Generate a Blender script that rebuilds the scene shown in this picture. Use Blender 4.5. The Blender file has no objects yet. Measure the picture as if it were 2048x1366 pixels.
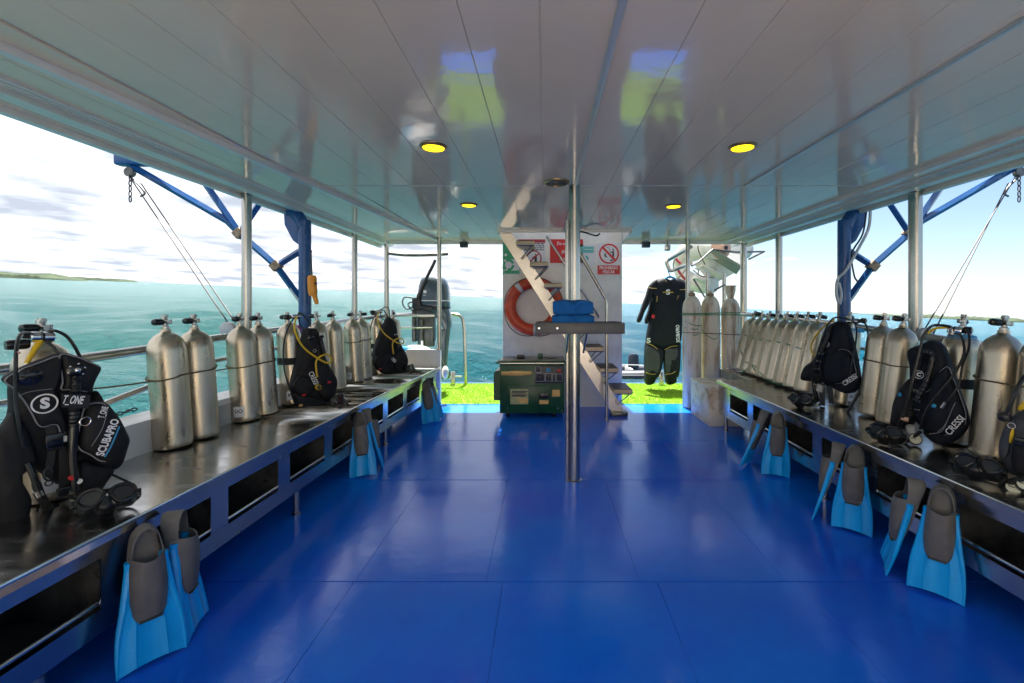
import bpy, bmesh, math, random
from mathutils import Vector, Matrix, noise
import numpy as np
random.seed(7)
R = math.radians
scn = bpy.context.scene
C = scn.collection

# ------------------------------------------------------------------ camera
CAMZ, F, VX, VY = 1.33, 910.0, 1090.0, 612.0      # eye height, focal length in photo pixels, vanishing point
cd = bpy.data.cameras.new('camera'); cam = bpy.data.objects.new('camera', cd); C.objects.link(cam)
cam.location = (0, 0, CAMZ); cam.rotation_euler = (R(90), 0, 0)
cd.sensor_width = 36; cd.lens = 36*F/2048; cd.clip_start = .05; cd.clip_end = 80000
cd.shift_x = -(VX-1024)/2048; cd.shift_y = -(683-VY)/2048
scn.camera = cam
# ------------------------------------------------------------------ sky, sun, exposure
SUN_EL, SUN_AZ = 70.0, -4.0            # azimuth from the stern (+Y), positive to starboard
w = bpy.data.worlds.new('World'); scn.world = w; w.use_nodes = True
nt = w.node_tree; nt.nodes.clear()
def N(t, **k):
    n = nt.nodes.new(t)
    for a, b in k.items(): setattr(n, a, b)
    return n
def L(a, b): nt.links.new(a, b)
def Mth(op, a, b=None, clamp=False):
    n = N('ShaderNodeMath', operation=op, use_clamp=clamp)
    for i, v in enumerate((a, b)):
        if v is None: continue
        if isinstance(v, (int, float)): n.inputs[i].default_value = v
        else: L(v, n.inputs[i])
    return n.outputs[0]
TILT_X, TILT_Y = .0445, .0137          # the boat heels a little: sea and sky lean against the deck
tc = N('ShaderNodeTexCoord'); mp = N('ShaderNodeMapping'); mp.inputs['Rotation'].default_value = (-TILT_Y, -TILT_X, 0)
L(tc.outputs['Generated'], mp.inputs['Vector'])
sky = N('ShaderNodeTexSky', sky_type='NISHITA'); sky.sun_disc = False
sky.sun_elevation = R(SUN_EL); sky.sun_rotation = R(SUN_AZ); sky.air_density = 1.0; sky.dust_density = .15; sky.ozone_density = 1.8
L(mp.outputs[0], sky.inputs['Vector'])
sx = N('ShaderNodeSeparateXYZ'); L(mp.outputs[0], sx.inputs[0])
zz = Mth('MAXIMUM', sx.outputs[2], 0.0)
den = Mth('ADD', zz, .10)
cx = N('ShaderNodeCombineXYZ'); L(Mth('DIVIDE', sx.outputs[0], den), cx.inputs[0]); L(Mth('DIVIDE', sx.outputs[1], den), cx.inputs[1])
n1 = N('ShaderNodeTexNoise'); n1.inputs['Scale'].default_value = 1.1; n1.inputs['Detail'].default_value = 7; n1.inputs['Roughness'].default_value = .58
L(cx.outputs[0], n1.inputs['Vector'])
n2 = N('ShaderNodeTexNoise'); n2.inputs['Scale'].default_value = 1.7; n2.inputs['Detail'].default_value = 6
L(cx.outputs[0], n2.inputs['Vector'])
left = Mth('MULTIPLY', Mth('ADD', sx.outputs[0], -.30), -.62)      # the cloud bank lies to port, clear sky to starboard
cov = Mth('MULTIPLY', Mth('ADD', Mth('ADD', n1.outputs[0], left), -.46), 4.2, True)
ramp = N('ShaderNodeValToRGB'); L(n2.outputs[0], ramp.inputs[0])
ramp.color_ramp.elements[0].position = .36; ramp.color_ramp.elements[0].color = (3.7, 4.1, 4.8, 1)
ramp.color_ramp.elements[1].position = .62; ramp.color_ramp.elements[1].color = (8.6, 8.8, 9.1, 1)
mx = N('ShaderNodeMix', data_type='RGBA'); L(cov, mx.inputs[0]); hzf = Mth('MULTIPLY', Mth('POWER', 2.718, Mth('MULTIPLY', zz, -13.0)), .72)      # pale air near the horizon, all round
mh = N('ShaderNodeMix', data_type='RGBA'); L(hzf, mh.inputs[0]); L(sky.outputs[0], mh.inputs[6]); mh.inputs[7].default_value = (5.6, 6.5, 7.4, 1); L(mh.outputs[2], mx.inputs[6]); L(ramp.outputs[0], mx.inputs[7])
bg = N('ShaderNodeBackground'); bg.inputs[1].default_value = .05; L(mx.outputs[2], bg.inputs[0])
wo = N('ShaderNodeOutputWorld'); L(bg.outputs[0], wo.inputs[0])
sd = bpy.data.lights.new('sun', 'SUN'); sd.energy = 5.0; sd.angle = R(.55); sd.color = (1, .95, .87)
sun = bpy.data.objects.new('sun', sd); C.objects.link(sun)
sv = Vector((math.sin(R(SUN_AZ))*math.cos(R(SUN_EL)), math.cos(R(SUN_AZ))*math.cos(R(SUN_EL)), math.sin(R(SUN_EL))))
sun.rotation_euler = sv.to_track_quat('Z', 'Y').to_euler(); sun.location = (0, 12, 20)
vs = scn.view_settings; vs.view_transform = 'Standard'; vs.look = 'None'; vs.gamma = 1; vs.exposure = 1.85; vs.use_curve_mapping = False
scn.render.engine = 'CYCLES'; scn.cycles.max_bounces = 7; scn.cycles.diffuse_bounces = 4; scn.cycles.glossy_bounces = 4
scn.cycles.sample_clamp_indirect = 6

# ------------------------------------------------------------------ materials
def mat(name, col, rough=.5, metal=0., vary=0., vscale=6., col2=None, bump=0., bscale=40., rvary=0., rscale=8., stretch=(1,1,1),
        coat=0., emit=None, rand=0., spec=.5, world=False, detail=5, thr=(.35,.65)):
    m = bpy.data.materials.new(name); m.use_nodes = True; t = m.node_tree; b = t.nodes['Principled BSDF']
    b.inputs['Base Color'].default_value = (*col, 1); b.inputs['Roughness'].default_value = rough; b.inputs['Metallic'].default_value = metal
    b.inputs['Specular IOR Level'].default_value = spec
    if coat: b.inputs['Coat Weight'].default_value = coat; b.inputs['Coat Roughness'].default_value = .12
    if emit: b.inputs['Emission Color'].default_value = (*emit[0], 1); b.inputs['Emission Strength'].default_value = emit[1]
    nn, ll = t.nodes.new, t.links.new
    if vary or bump or rvary or col2 or rand:
        tcn = nn('ShaderNodeTexCoord'); geo = nn('ShaderNodeNewGeometry')
        mpn = nn('ShaderNodeMapping'); mpn.inputs['Scale'].default_value = stretch
        oi = nn('ShaderNodeObjectInfo')
        add = nn('ShaderNodeVectorMath'); add.operation = 'ADD'
        ll(geo.outputs['Position'] if world else tcn.outputs['Object'], add.inputs[0])
        mulr = nn('ShaderNodeMath'); mulr.operation = 'MULTIPLY'; mulr.inputs[1].default_value = 0 if world else 17.3
        ll(oi.outputs['Random'], mulr.inputs[0]); ll(mulr.outputs[0], add.inputs[1])
        ll(add.outputs[0], mpn.inputs['Vector'])
        def noi(s, d=detail):
            x = nn('ShaderNodeTexNoise'); x.inputs['Scale'].default_value = s; x.inputs['Detail'].default_value = d
            x.inputs['Roughness'].default_value = .6; ll(mpn.outputs[0], x.inputs['Vector']); return x.outputs[0]
        cur = None
        if vary or col2:
            rp = nn('ShaderNodeValToRGB'); ll(noi(vscale), rp.inputs[0])
            c2 = col2 if col2 else tuple(c*(1-vary) for c in col)
            rp.color_ramp.elements[0].position = thr[0]; rp.color_ramp.elements[0].color = (*c2, 1)
            rp.color_ramp.elements[1].position = thr[1]; rp.color_ramp.elements[1].color = (*col, 1)
            cur = rp.outputs[0]
        if rand:
            hs = nn('ShaderNodeHueSaturation'); mr = nn('ShaderNodeMapRange')
            mr.inputs[3].default_value = 1-rand; mr.inputs[4].default_value = 1+rand; ll(oi.outputs['Random'], mr.inputs[0]); ll(mr.outputs[0], hs.inputs['Value'])
            if cur: ll(cur, hs.inputs['Color'])
            else: hs.inputs['Color'].default_value = (*col, 1)
            cur = hs.outputs[0]
        if cur: ll(cur, b.inputs['Base Color'])
        if rvary:
            mr = nn('ShaderNodeMapRange'); ll(noi(rscale), mr.inputs[0]); mr.inputs[1].default_value = .3; mr.inputs[2].default_value = .7
            mr.inputs[3].default_value = max(0, rough-rvary); mr.inputs[4].default_value = rough+rvary; ll(mr.outputs[0], b.inputs['Roughness'])
        if bump:
            bp = nn('ShaderNodeBump'); bp.inputs['Strength'].default_value = 1; bp.inputs['Distance'].default_value = bump
            ll(noi(bscale), bp.inputs['Height']); ll(bp.outputs[0], b.inputs['Normal'])
    return m
M = {}
M['steel'] = mat('brushed_steel', (.50,.47,.43), .22, 1, vary=.1, vscale=3, rvary=.03, rscale=5)
M['benchtop'] = mat('bench_steel', (.58,.56,.53), .22, 1, vary=.14, vscale=2.5, rvary=.07, rscale=5, stretch=(1,3,1), bump=.0003, bscale=2.5, world=True, detail=2)
M['benchfront'] = mat('bench_front_steel', (.50,.51,.52), .24, 1, vary=.2, vscale=3, rvary=.07, rscale=4, bump=.0006, bscale=3, world=True, detail=2)
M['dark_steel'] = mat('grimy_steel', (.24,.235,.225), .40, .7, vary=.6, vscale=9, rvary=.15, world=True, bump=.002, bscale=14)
M['chrome'] = mat('chrome', (.72,.71,.69), .16, 1)
M['valve'] = mat('plated_brass', (.55,.53,.49), .3, 1, vary=.3, vscale=60)
M['alu'] = mat('tank_aluminium', (.60,.53,.42), .33, .92, col2=(.45,.37,.26), vscale=7, rvary=.1, rscale=14, bump=.0006, bscale=70, stretch=(1,1,.45), rand=.09, thr=(.3,.62))
M['whitepaint'] = mat('white_paint', (.78,.77,.74), .35, vary=.12, vscale=2.2, rvary=.1, world=True, bump=.001, bscale=18)
M['bounce_deck'] = mat('cream_bounce_paint', (.80,.72,.60), .6, vary=.06, world=True)  # for the added bow surfaces that bounce sunlight aft
M['hull'] = mat('hull_paint', (.72,.73,.74), .4, vary=.1, world=True)
M['towerpaint'] = mat('tower_paint', (.84,.79,.72), .32, col2=(.70,.65,.58), vscale=3.2, rvary=.12, world=True, bump=.003, bscale=22, thr=(.28,.6))
M['pvc'] = mat('ceiling_plastic', (.76,.62,.48), .075, bump=.004, bscale=2.2, rvary=.02, rscale=2, world=True, vary=.06, vscale=2)
M['pvc_trim'] = mat('ceiling_trim', (.72,.71,.69), .22, world=True, vary=.08, vscale=4)
M['alu_batten'] = mat('batten_grey', (.50,.50,.49), .3, .3)
M['fascia'] = mat('fascia_cream', (.76,.73,.66), .3, vary=.1, vscale=5, world=True)
M['gap'] = mat('dark_joint', (.02,.02,.02), .8)
M['mat_blue'] = mat('blue_rubber', (.002,.20,.90), .16, col2=(.010,.11,.80), vscale=.7, rvary=.06, rscale=2.2, bump=.0022, bscale=5, world=True, spec=.5)
M['deckbase'] = mat('deck_blue', (.002,.035,.20), .4, world=True, vary=.2)
M['turf'] = mat('turf_base', (.22,.42,.012), .9, vary=.4, vscale=30, world=True)
M['blade'] = mat('turf_blade', (.40,.62,.02), .6, col2=(.26,.50,.015), vscale=3, world=True)
M['fin'] = mat('fin_blue', (.0,.40,.95), .36, vary=.12, vscale=8, bump=.0005, bscale=60)
M['pocket'] = mat('fin_grey_rubber', (.135,.13,.122), .55, vary=.2, vscale=20, bump=.0006, bscale=90)
M['black'] = mat('black_rubber', (.012,.012,.013), .35, vary=.3, vscale=20)
M['blackgloss'] = mat('black_plastic', (.010,.010,.011), .18)
M['neo'] = mat('black_cordura', (.013,.013,.015), .62, spec=.3, vary=.35, vscale=14, bump=.0012, bscale=55)
M['neo2'] = mat('dark_navy_cordura', (.007,.010,.017), .6, spec=.25, vary=.35, vscale=14, bump=.0012, bscale=55)
M['greyneo'] = mat('charcoal_cordura', (.045,.05,.06), .55, vary=.3, vscale=12, bump=.001, bscale=55)
M['piping'] = mat('grey_piping', (.24,.24,.25), .6)
M['webbing'] = mat('webbing', (.012,.012,.013), .7, bump=.0008, bscale=200)
M['print'] = mat('white_print', (.82,.82,.82), .5)
M['printblue'] = mat('blue_print', (.02,.28,.55), .5)
M['yellow'] = mat('yellow_rubber', (.72,.46,.01), .4, vary=.1)
M['orange'] = mat('orange_plastic', (.80,.30,.02), .42, vary=.15)
M['red'] = mat('red_plastic', (.55,.02,.02), .4)
M['ringred'] = mat('lifering_orange', (.72,.075,.02), .42, col2=(.5,.055,.02), vscale=6, bump=.001, bscale=30)
M['blue'] = mat('davit_blue', (.012,.085,.27), .24, vary=.2, vscale=5, rvary=.1, world=True)
M['rust'] = mat('rusty_joint', (.42,.30,.2), .7, vary=.6, vscale=25)
M['greywhite'] = mat('grey_white_paint', (.6,.6,.61), .45, vary=.2, vscale=8)
M['cyl'] = mat('cylinder_white', (.80,.71,.57), .5, col2=(.38,.22,.11), vscale=6, stretch=(2.2,2.2,.35), rvary=.1, bump=.0015, bscale=30, thr=(.33,.52), rand=.05)
M['box'] = mat('locker_white', (.80,.72,.59), .5, col2=(.45,.30,.17), vscale=5, thr=(.30,.50), bump=.001, bscale=25)
M['rope'] = mat('tan_rope', (.16,.12,.06), .9, vary=.3, vscale=80)
M['grope'] = mat('green_rope', (.015,.26,.12), .7, vary=.3, vscale=80)
M['wire'] = mat('steel_wire', (.045,.035,.035), .6, 0)
M['gen'] = mat('generator_green', (.004,.075,.022), .36, vary=.3, vscale=5, rvary=.1)
M['gentop'] = mat('generator_top', (.30,.27,.22), .35, .5, vary=.4, vscale=12)
M['gold'] = mat('gold_badge', (.62,.40,.13), .38, .3, vary=.2, vscale=30)
M['sticker'] = mat('sticker', (.55,.46,.22), .45, col2=(.26,.34,.15), vscale=28)
M['panelblack'] = mat('panel_black', (.012,.013,.018), .3)
M['signwhite'] = mat('sign_white', (.74,.72,.74), .35, vary=.05)
M['signred'] = mat('sign_red', (.62,.015,.02), .35)
M['signdred'] = mat('sign_dark_red', (.40,.03,.05), .35)
M['signgreen'] = mat('sign_green', (.02,.36,.16), .35)
M['signteal'] = mat('sign_teal', (.10,.45,.42), .35)
M['signblack'] = mat('sign_black', (.02,.02,.03), .4)
M['wood'] = mat('tread_wood', (.84,.64,.40), .5, col2=(.66,.47,.27), vscale=9, stretch=(1,8,8))
M['treadtop'] = mat('tread_top', (.085,.045,.035), .55, vary=.3)
M['tray'] = mat('tray_grey', (.095,.088,.080), .42, vary=.25, vscale=12, bump=.001, bscale=30)
M['towel'] = mat('towel_blue', (.004,.135,.43), .9, vary=.25, vscale=16, bump=.005, bscale=150)
M['bronze'] = mat('bronze_ring', (.30,.19,.09), .3, .7)
M['lamp'] = mat('lamp_yellow', (.9,.7,.02), .5, emit=((1,.66,.004), 1.05))
M['motor'] = mat('cowl_bluegrey', (.055,.08,.105), .24, vary=.12, coat=.4)
M['motorgrey'] = mat('bracket_grey', (.12,.12,.12), .42, .4, vary=.3, vscale=12)
M['dinghy'] = mat('dinghy_white', (.74,.71,.66), .5, col2=(.52,.44,.36), vscale=4, thr=(.3,.5), bump=.002, bscale=12)
M['transom'] = mat('transom_greygreen', (.30,.31,.24), .5, vary=.2, vscale=6)
M['cone'] = mat('tube_cone_pink', (.62,.36,.26), .5)
M['rib'] = mat('rib_tube_navy', (.012,.022,.045), .4, vary=.3)
M['gaugeface'] = mat('gauge_face', (.72,.72,.55), .4)
M['glass'] = mat('mask_glass', (.02,.025,.03), .05, spec=.8)
M['land'] = mat('mangrove', (.045,.075,.03), .9, col2=(.02,.035,.018), vscale=.05, world=True)
M['sand'] = mat('beach', (.55,.5,.4), .9)
M['clear'] = mat('clear_plastic', (.5,.5,.48), .25)
# sea
m = bpy.data.materials.new('sea_water'); m.use_nodes = True; t = m.node_tree; b = t.nodes['Principled BSDF']; M['sea'] = m
nn, ll = t.nodes.new, t.links.new
geo = nn('ShaderNodeNewGeometry'); s1 = nn('ShaderNodeSeparateXYZ'); ll(geo.outputs['Position'], s1.inputs[0])
lo = nn('ShaderNodeTexNoise'); lo.inputs['Scale'].default_value = .02; lo.inputs['Detail'].default_value = 3; ll(geo.outputs['Position'], lo.inputs['Vector'])
mr = nn('ShaderNodeMapRange'); ll(s1.outputs[0], mr.inputs[0]); mr.inputs[1].default_value = -14; mr.inputs[2].default_value = 22
ad = nn('ShaderNodeMath'); ad.operation = 'ADD'; ll(mr.outputs[0], ad.inputs[0])
ml = nn('ShaderNodeMath'); ml.operation = 'MULTIPLY_ADD'; ml.inputs[1].default_value = .5; ml.inputs[2].default_value = -.25; ll(lo.outputs[0], ml.inputs[0]); ll(ml.outputs[0], ad.inputs[1])
rp = nn('ShaderNodeValToRGB'); ll(ad.outputs[0], rp.inputs[0])
rp.color_ramp.elements[0].color = (.008, .105, .100, 1); rp.color_ramp.elements[1].color = (.0, .105, .165, 1)
e = rp.color_ramp.elements.new(.5); e.color = (.006, .075, .12, 1)
ll(rp.outputs[0], b.inputs['Base Color']); b.inputs['Roughness'].default_value = .16; b.inputs['IOR'].default_value = 1.33; b.inputs['Specular IOR Level'].default_value = .36
na = nn('ShaderNodeTexNoise'); na.inputs['Scale'].default_value = 1.6; na.inputs['Detail'].default_value = 6; na.inputs['Roughness'].default_value = .68
mpn = nn('ShaderNodeMapping'); mpn.inputs['Scale'].default_value = (1, 1.5, 1); ll(geo.outputs['Position'], mpn.inputs[0]); ll(mpn.outputs[0], na.inputs['Vector'])
bp = nn('ShaderNodeBump'); bp.inputs['Distance'].default_value = .8; bp.inputs['Strength'].default_value = .9; ll(na.outputs[0], bp.inputs['Height']); ll(bp.outputs[0], b.inputs['Normal'])

# ------------------------------------------------------------------ helpers
W = {}
def thing(name, label, cat, loc=(0,0,0), mat3=None, group=None):
    o = bpy.data.objects.new(name, None); C.objects.link(o); o.empty_display_size = .1
    m4 = Matrix.Translation(Vector(loc)) @ (mat3.to_4x4() if mat3 else Matrix.Identity(4))
    o.matrix_world = m4; W[o] = m4
    o['label'] = label; o['category'] = cat
    if group: o['group'] = group
    return o
def tag(o, label, cat, group=None):
    o['label'] = label; o['category'] = cat
    if group: o['group'] = group
    return o
def smooth_path(pts, n=8, closed=False):
    P = [Vector(p) for p in pts]; out = []
    k = len(P); rng = range(k if closed else k-1)
    for i in rng:
        p0 = P[(i-1) % k] if closed or i > 0 else P[0]*2-P[1]
        p1 = P[i]; p2 = P[(i+1) % k]
        p3 = P[(i+2) % k] if closed or i+2 < k else p2*2-p1
        for j in range(n):
            t = j/n
            out.append(.5*((2*p1)+(p2-p0)*t+(2*p0-5*p1+4*p2-p3)*t*t+(3*p1-p0-3*p2+p3)*t**3))
    if not closed: out.append(P[-1])
    return out
class MB:
    def __init__(s): s.v = []; s.f = []
    def add(s, vs, fs):
        o = len(s.v); s.v += [Vector(p) for p in vs]; s.f += [tuple(i+o for i in q) for q in fs]; return s
    def hexa(s, p):      # eight corners: bottom four, top four
        return s.add(p, [(0,3,2,1),(4,5,6,7),(0,1,5,4),(1,2,6,5),(2,3,7,6),(3,0,4,7)])
    def box(s, x0, x1, y0, y1, z0, z1, bev=0., rot=None, seg=2):
        c = Vector(((x0+x1)/2, (y0+y1)/2, (z0+z1)/2)); h = Vector((abs(x1-x0)/2, abs(y1-y0)/2, abs(z1-z0)/2))
        bm = bmesh.new(); bmesh.ops.create_cube(bm, size=2)
        for v in bm.verts: v.co = Vector((v.co.x*h.x, v.co.y*h.y, v.co.z*h.z))
        if bev: bmesh.ops.bevel(bm, geom=bm.edges[:], offset=min(bev, h.x*.9, h.y*.9, h.z*.9), segments=seg, affect='EDGES', profile=.5)
        bm.verts.index_update()
        s.add([(rot @ v.co if rot else v.co)+c for v in bm.verts], [[v.index for v in f.verts] for f in bm.faces]); bm.free(); return s
    def tube(s, pts, r, n=10, closed=False, cap=True, sy=1.):
        P = [Vector(p) for p in pts]; k = len(P); rs = r if isinstance(r, (list, tuple)) else [r]*k
        T = []
        for i in range(k):
            a = P[(i-1) % k] if closed or i else P[i]; bb = P[(i+1) % k] if closed or i < k-1 else P[i]
            d = bb-a; T.append(d.normalized() if d.length > 1e-9 else Vector((0,0,1)))
        u = T[0].orthogonal().normalized()
        if abs(T[0].z) < .9: u = Vector((0,0,1)).cross(T[0]).normalized()
        o = len(s.v); 
        for i in range(k):
            u = (u - T[i]*u.dot(T[i])); u = u.normalized() if u.length > 1e-6 else T[i].orthogonal().normalized()
            q = T[i].cross(u)
            for j in range(n):
                a = 2*math.pi*j/n; s.v.append(P[i]+u*(math.cos(a)*rs[i])+q*(math.sin(a)*rs[i]*sy))
        for i in range(k if closed else k-1):
            i2 = (i+1) % k
            for j in range(n):
                j2 = (j+1) % n; s.f.append((o+i*n+j, o+i*n+j2, o+i2*n+j2, o+i2*n+j))
        if cap and not closed:
            s.f.append(tuple(o+j for j in reversed(range(n)))); s.f.append(tuple(o+(k-1)*n+j for j in range(n)))
        return s
    def cyl(s, p, q, r, n=16, r2=None):
        return s.tube([p, q], [r, r if r2 is None else r2], n)
    def lathe(s, prof, p=(0,0,0), ax=(0,0,1), n=28):
        ax = Vector(ax).normalized(); u = ax.orthogonal().normalized(); q = ax.cross(u); p = Vector(p); o = len(s.v); k = len(prof)
        for r, h in prof:
            for j in range(n):
                a = 2*math.pi*j/n; s.v.append(p+ax*h+(u*math.cos(a)+q*math.sin(a))*r)
        for i in range(k-1):
            for j in range(n):
                j2 = (j+1) % n; s.f.append((o+i*n+j, o+i*n+j2, o+(i+1)*n+j2, o+(i+1)*n+j))
        s.f.append(tuple(o+j for j in reversed(range(n)))); s.f.append(tuple(o+(k-1)*n+j for j in range(n))); return s
    def loft(s, secs, n=24, ex=2.6):      # secs: (z, cx, cy, hx, hy) superellipse rings
        o = len(s.v); k = len(secs)
        for z, x, y, hx, hy in secs:
            for j in range(n):
                a = 2*math.pi*j/n; ca, sa = math.cos(a), math.sin(a)
                s.v.append(Vector((x+hx*math.copysign(abs(ca)**(2/ex), ca), y+hy*math.copysign(abs(sa)**(2/ex), sa), z)))
        for i in range(k-1):
            for j in range(n):
                j2 = (j+1) % n; s.f.append((o+i*n+j, o+i*n+j2, o+(i+1)*n+j2, o+(i+1)*n+j))
        s.f.append(tuple(o+j for j in reversed(range(n)))); s.f.append(tuple(o+(k-1)*n+j for j in range(n))); return s
    def sphere(s, c, r, n=14, m=9, sc=(1,1,1)):
        prof = [(max(1e-4, r*math.sin(math.pi*i/m)), -r*math.cos(math.pi*i/m)) for i in range(m+1)]
        o = len(s.v); s.lathe(prof, (0,0,0), (0,0,1), n)
        for i in range(o, len(s.v)): v = s.v[i]; s.v[i] = Vector((v.x*sc[0], v.y*sc[1], v.z*sc[2]))+Vector(c)
        return s
    def pillow(s, out, org, u, v, wv, thick, back=.3, wr=.0, seed=0., nper=5, wfreq=9.):
        # out: (a, b) outline on the plane org+a*u+b*v; inflated along wv
        sm = smooth_path([(a, b2, 0) for a, b2 in out], nper, True)
        ctr = sum(sm, Vector())/len(sm); k = len(sm); o = len(s.v)
        rings = [(1., -thick*back), (1., thick*.12), (.965, thick*.45), (.9, thick*.70), (.76, thick*.88), (.55, thick*.97), (.3, thick), (.1, thick)]
        for sc, h in rings:
            for p in sm:
                q = ctr+(p-ctr)*sc; d = h
                if wr and sc < 1: d += wr*noise.noise(Vector((q.x*wfreq, q.y*wfreq, seed)))*(1.3-sc*.6)+wr*.5*noise.noise(Vector((q.x*wfreq*2.3, q.y*wfreq*2.3, seed+5)))
                s.v.append(Vector(org)+u*q.x+v*q.y+wv*d)
        for i in range(len(rings)-1):
            for j in range(k):
                j2 = (j+1) % k; s.f.append((o+i*k+j, o+i*k+j2, o+(i+1)*k+j2, o+(i+1)*k+j))
        s.f.append(tuple(o+j for j in reversed(range(k)))); s.f.append(tuple(o+(len(rings)-1)*k+j for j in range(k))); return s
    def prism(s, out, d0, d1, fn):        # flat outline extruded, fn(a, b, d) -> point
        k = len(out); return s.add([fn(a, b2, d0) for a, b2 in out]+[fn(a, b2, d1) for a, b2 in out],
            [tuple(reversed(range(k))), tuple(range(k, 2*k))]+[(i, (i+1) % k, k+(i+1) % k, k+i) for i in range(k)])
    def mesh(s, name, m, inv=None, sharp=38):
        me = bpy.data.meshes.new(name); me.from_pydata([tuple(inv @ p) if inv else tuple(p) for p in s.v], [], s.f); 
        bm = bmesh.new(); bm.from_mesh(me); bmesh.ops.recalc_face_normals(bm, faces=bm.faces[:]); bm.to_mesh(me); bm.free()
        me.polygons.foreach_set('use_smooth', [True]*len(me.polygons)); me.set_sharp_from_angle(angle=R(sharp))
        me.materials.append(M[m]); return me
    def build(s, name, m, parent=None, local=False, sharp=38, org=None):
        inv = None
        if parent is not None and not local: inv = W[parent].inverted()
        if parent is None and org is not None: inv = Matrix.Translation(-Vector(org))
        o = bpy.data.objects.new(name, s.mesh(name, m, inv, sharp)); C.objects.link(o)
        if parent is not None: o.parent = parent; W[o] = W[parent]
        else: W[o] = Matrix.Translation(Vector(org)) if org is not None else Matrix.Identity(4); o.matrix_world = W[o]
        return o
def link_mesh(name, me, parent):
    o = bpy.data.objects.new(name, me); C.objects.link(o); o.parent = parent; W[o] = W[parent]; return o
def structure(o): o['kind'] = 'structure'; return o
def text(body, size, m, parent, org, u, v, name='lettering', depth=.0008, bold=.0, align='CENTER', shear=0., fn=None, sx_=1.):
    cu = bpy.data.curves.new('t', 'FONT'); cu.body = body; cu.size = size; cu.extrude = depth; cu.offset = bold*size; cu.align_x = align; cu.align_y = 'CENTER'; cu.shear = shear
    cu.resolution_u = 3
    ob = bpy.data.objects.new('t', cu); C.objects.link(ob)
    dg = bpy.context.evaluated_depsgraph_get(); me = bpy.data.meshes.new_from_object(ob.evaluated_get(dg)); bpy.data.objects.remove(ob); bpy.data.curves.remove(cu)
    inv = W[parent].inverted() if parent else Matrix.Identity(4)
    wv = u.cross(v) if u is not None else None
    for vt in me.vertices:
        c = vt.co.copy(); c.x *= sx_
        p = fn(c) if fn else Vector(org)+u*c.x+v*c.y+wv*c.z
        vt.co = inv @ p
    me.name = name; me.materials.clear(); me.materials.append(M[m])
    o = bpy.data.objects.new(name, me); C.objects.link(o); o.parent = parent; W[o] = W[parent]; return o
def at(px, py, Y): return Vector(((px-VX)/F*Y, Y, CAMZ-(py-VY)/F*Y))
def copy_tree(o, parent=None):
    c = o.copy(); C.objects.link(c); c.parent = parent; 
    for ch in list(o.children): copy_tree(ch, c)
    return c

# ------------------------------------------------------------------ sea and islands
def sea_z(x, y): return -1.15-TILT_X*x+TILT_Y*y
th = np.concatenate([np.linspace(R(-12), R(192), 900), np.linspace(R(192), R(348), 90)[1:-1]])
rr = np.geomspace(2.2, 42000, 250)
Rg, Tg = np.meshgrid(rr, th, indexing='ij'); X = Rg*np.cos(Tg); Y = Rg*np.sin(Tg); Zw = np.zeros_like(X)
rng = np.random.default_rng(3); sp = Rg*max(R(204)/900, math.log(42000/2.2)/250)
for k in range(46):
    lam = .7*(1.075**k)
    if lam > 16: break
    a = R(250)+rng.normal(0, .55); amp = .014*lam**.75; kk = 2*math.pi/lam
    fade = np.clip((lam/sp-2.2)/2.5, 0, 1)
    ph = kk*(X*math.cos(a)+Y*math.sin(a))+rng.uniform(0, 6.28)
    Zw += fade*amp*(np.sin(ph)+.28*np.sin(2*ph+1.2))
Zs = sea_z(X, Y)+Zw
nr, na_ = X.shape
vv = np.stack([X, Y, Zs], -1).reshape(-1, 3)
I = np.arange(nr*na_).reshape(nr, na_); a = I[:-1]; bq = I[1:]
fc = np.stack([a, bq, np.roll(bq, -1, 1), np.roll(a, -1, 1)], -1).reshape(-1, 4)
me = bpy.data.meshes.new('sea'); me.vertices.add(len(vv)); me.vertices.foreach_set('co', vv.ravel()); me.loops.add(fc.size); me.loops.foreach_set('vertex_index', fc.ravel().astype(np.int32))
me.polygons.add(len(fc)); me.polygons.foreach_set('loop_start', np.arange(0, fc.size, 4, dtype=np.int32)); me.update(calc_edges=True); me.validate()
me.polygons.foreach_set('use_smooth', [True]*len(me.polygons)); me.materials.append(M['sea'])
so = bpy.data.objects.new('sea', me); C.objects.link(so); structure(so)
def island(label, pts, h, depth, name='island'):
    # low mangrove island: ridge of bumpy foliage between two shore points
    a, bb = Vector(pts[0]), Vector(pts[1]); d = (bb-a); n = 160; dirn = Vector((-d.y, d.x)).normalized()
    root = bpy.data.objects.new(name, None); C.objects.link(root); c = (a+bb)/2; root.location = (c.x, c.y, sea_z(c.x, c.y)); W[root] = Matrix.Translation(root.location); root['kind'] = 'structure'
    mb = MB(); prof = [(-.5, -.1), (-.47, .35), (-.40, .75), (-.15, 1.0), (.15, 1.0), (.42, .7), (.5, -.1)]; vs = []
    for i in range(n+1):
        t_ = i/n; p = a+d*t_; env = min(1, t_*7, (1-t_)*5)**.6
        hh = h*env*(.72+.34*noise.noise(Vector((i*.09, 3, depth)))+.2*noise.noise(Vector((i*.6, 1, depth)))+.12*random.random())
        for sx__, sz in prof:
            q = p+dirn*(depth*sx__*(.4+.6*env)); vs.append((q.x, q.y, sea_z(q.x, q.y)-1+max(0, hh+1)*max(sz, 0)*(.85+.3*random.random())+(-2 if sz < 0 else 0)))
    k = len(prof); fs = [(i*k+j, i*k+j+1, (i+1)*k+j+1, (i+1)*k+j) for i in range(n) for j in range(k-1)]
    mb.add(vs, fs); mb.build('mangroves', 'land', root, sharp=20)
    return root
island('', (at(160, 560, 620).xy, at(-420, 520, 560).xy), 8.5, 90)
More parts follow.
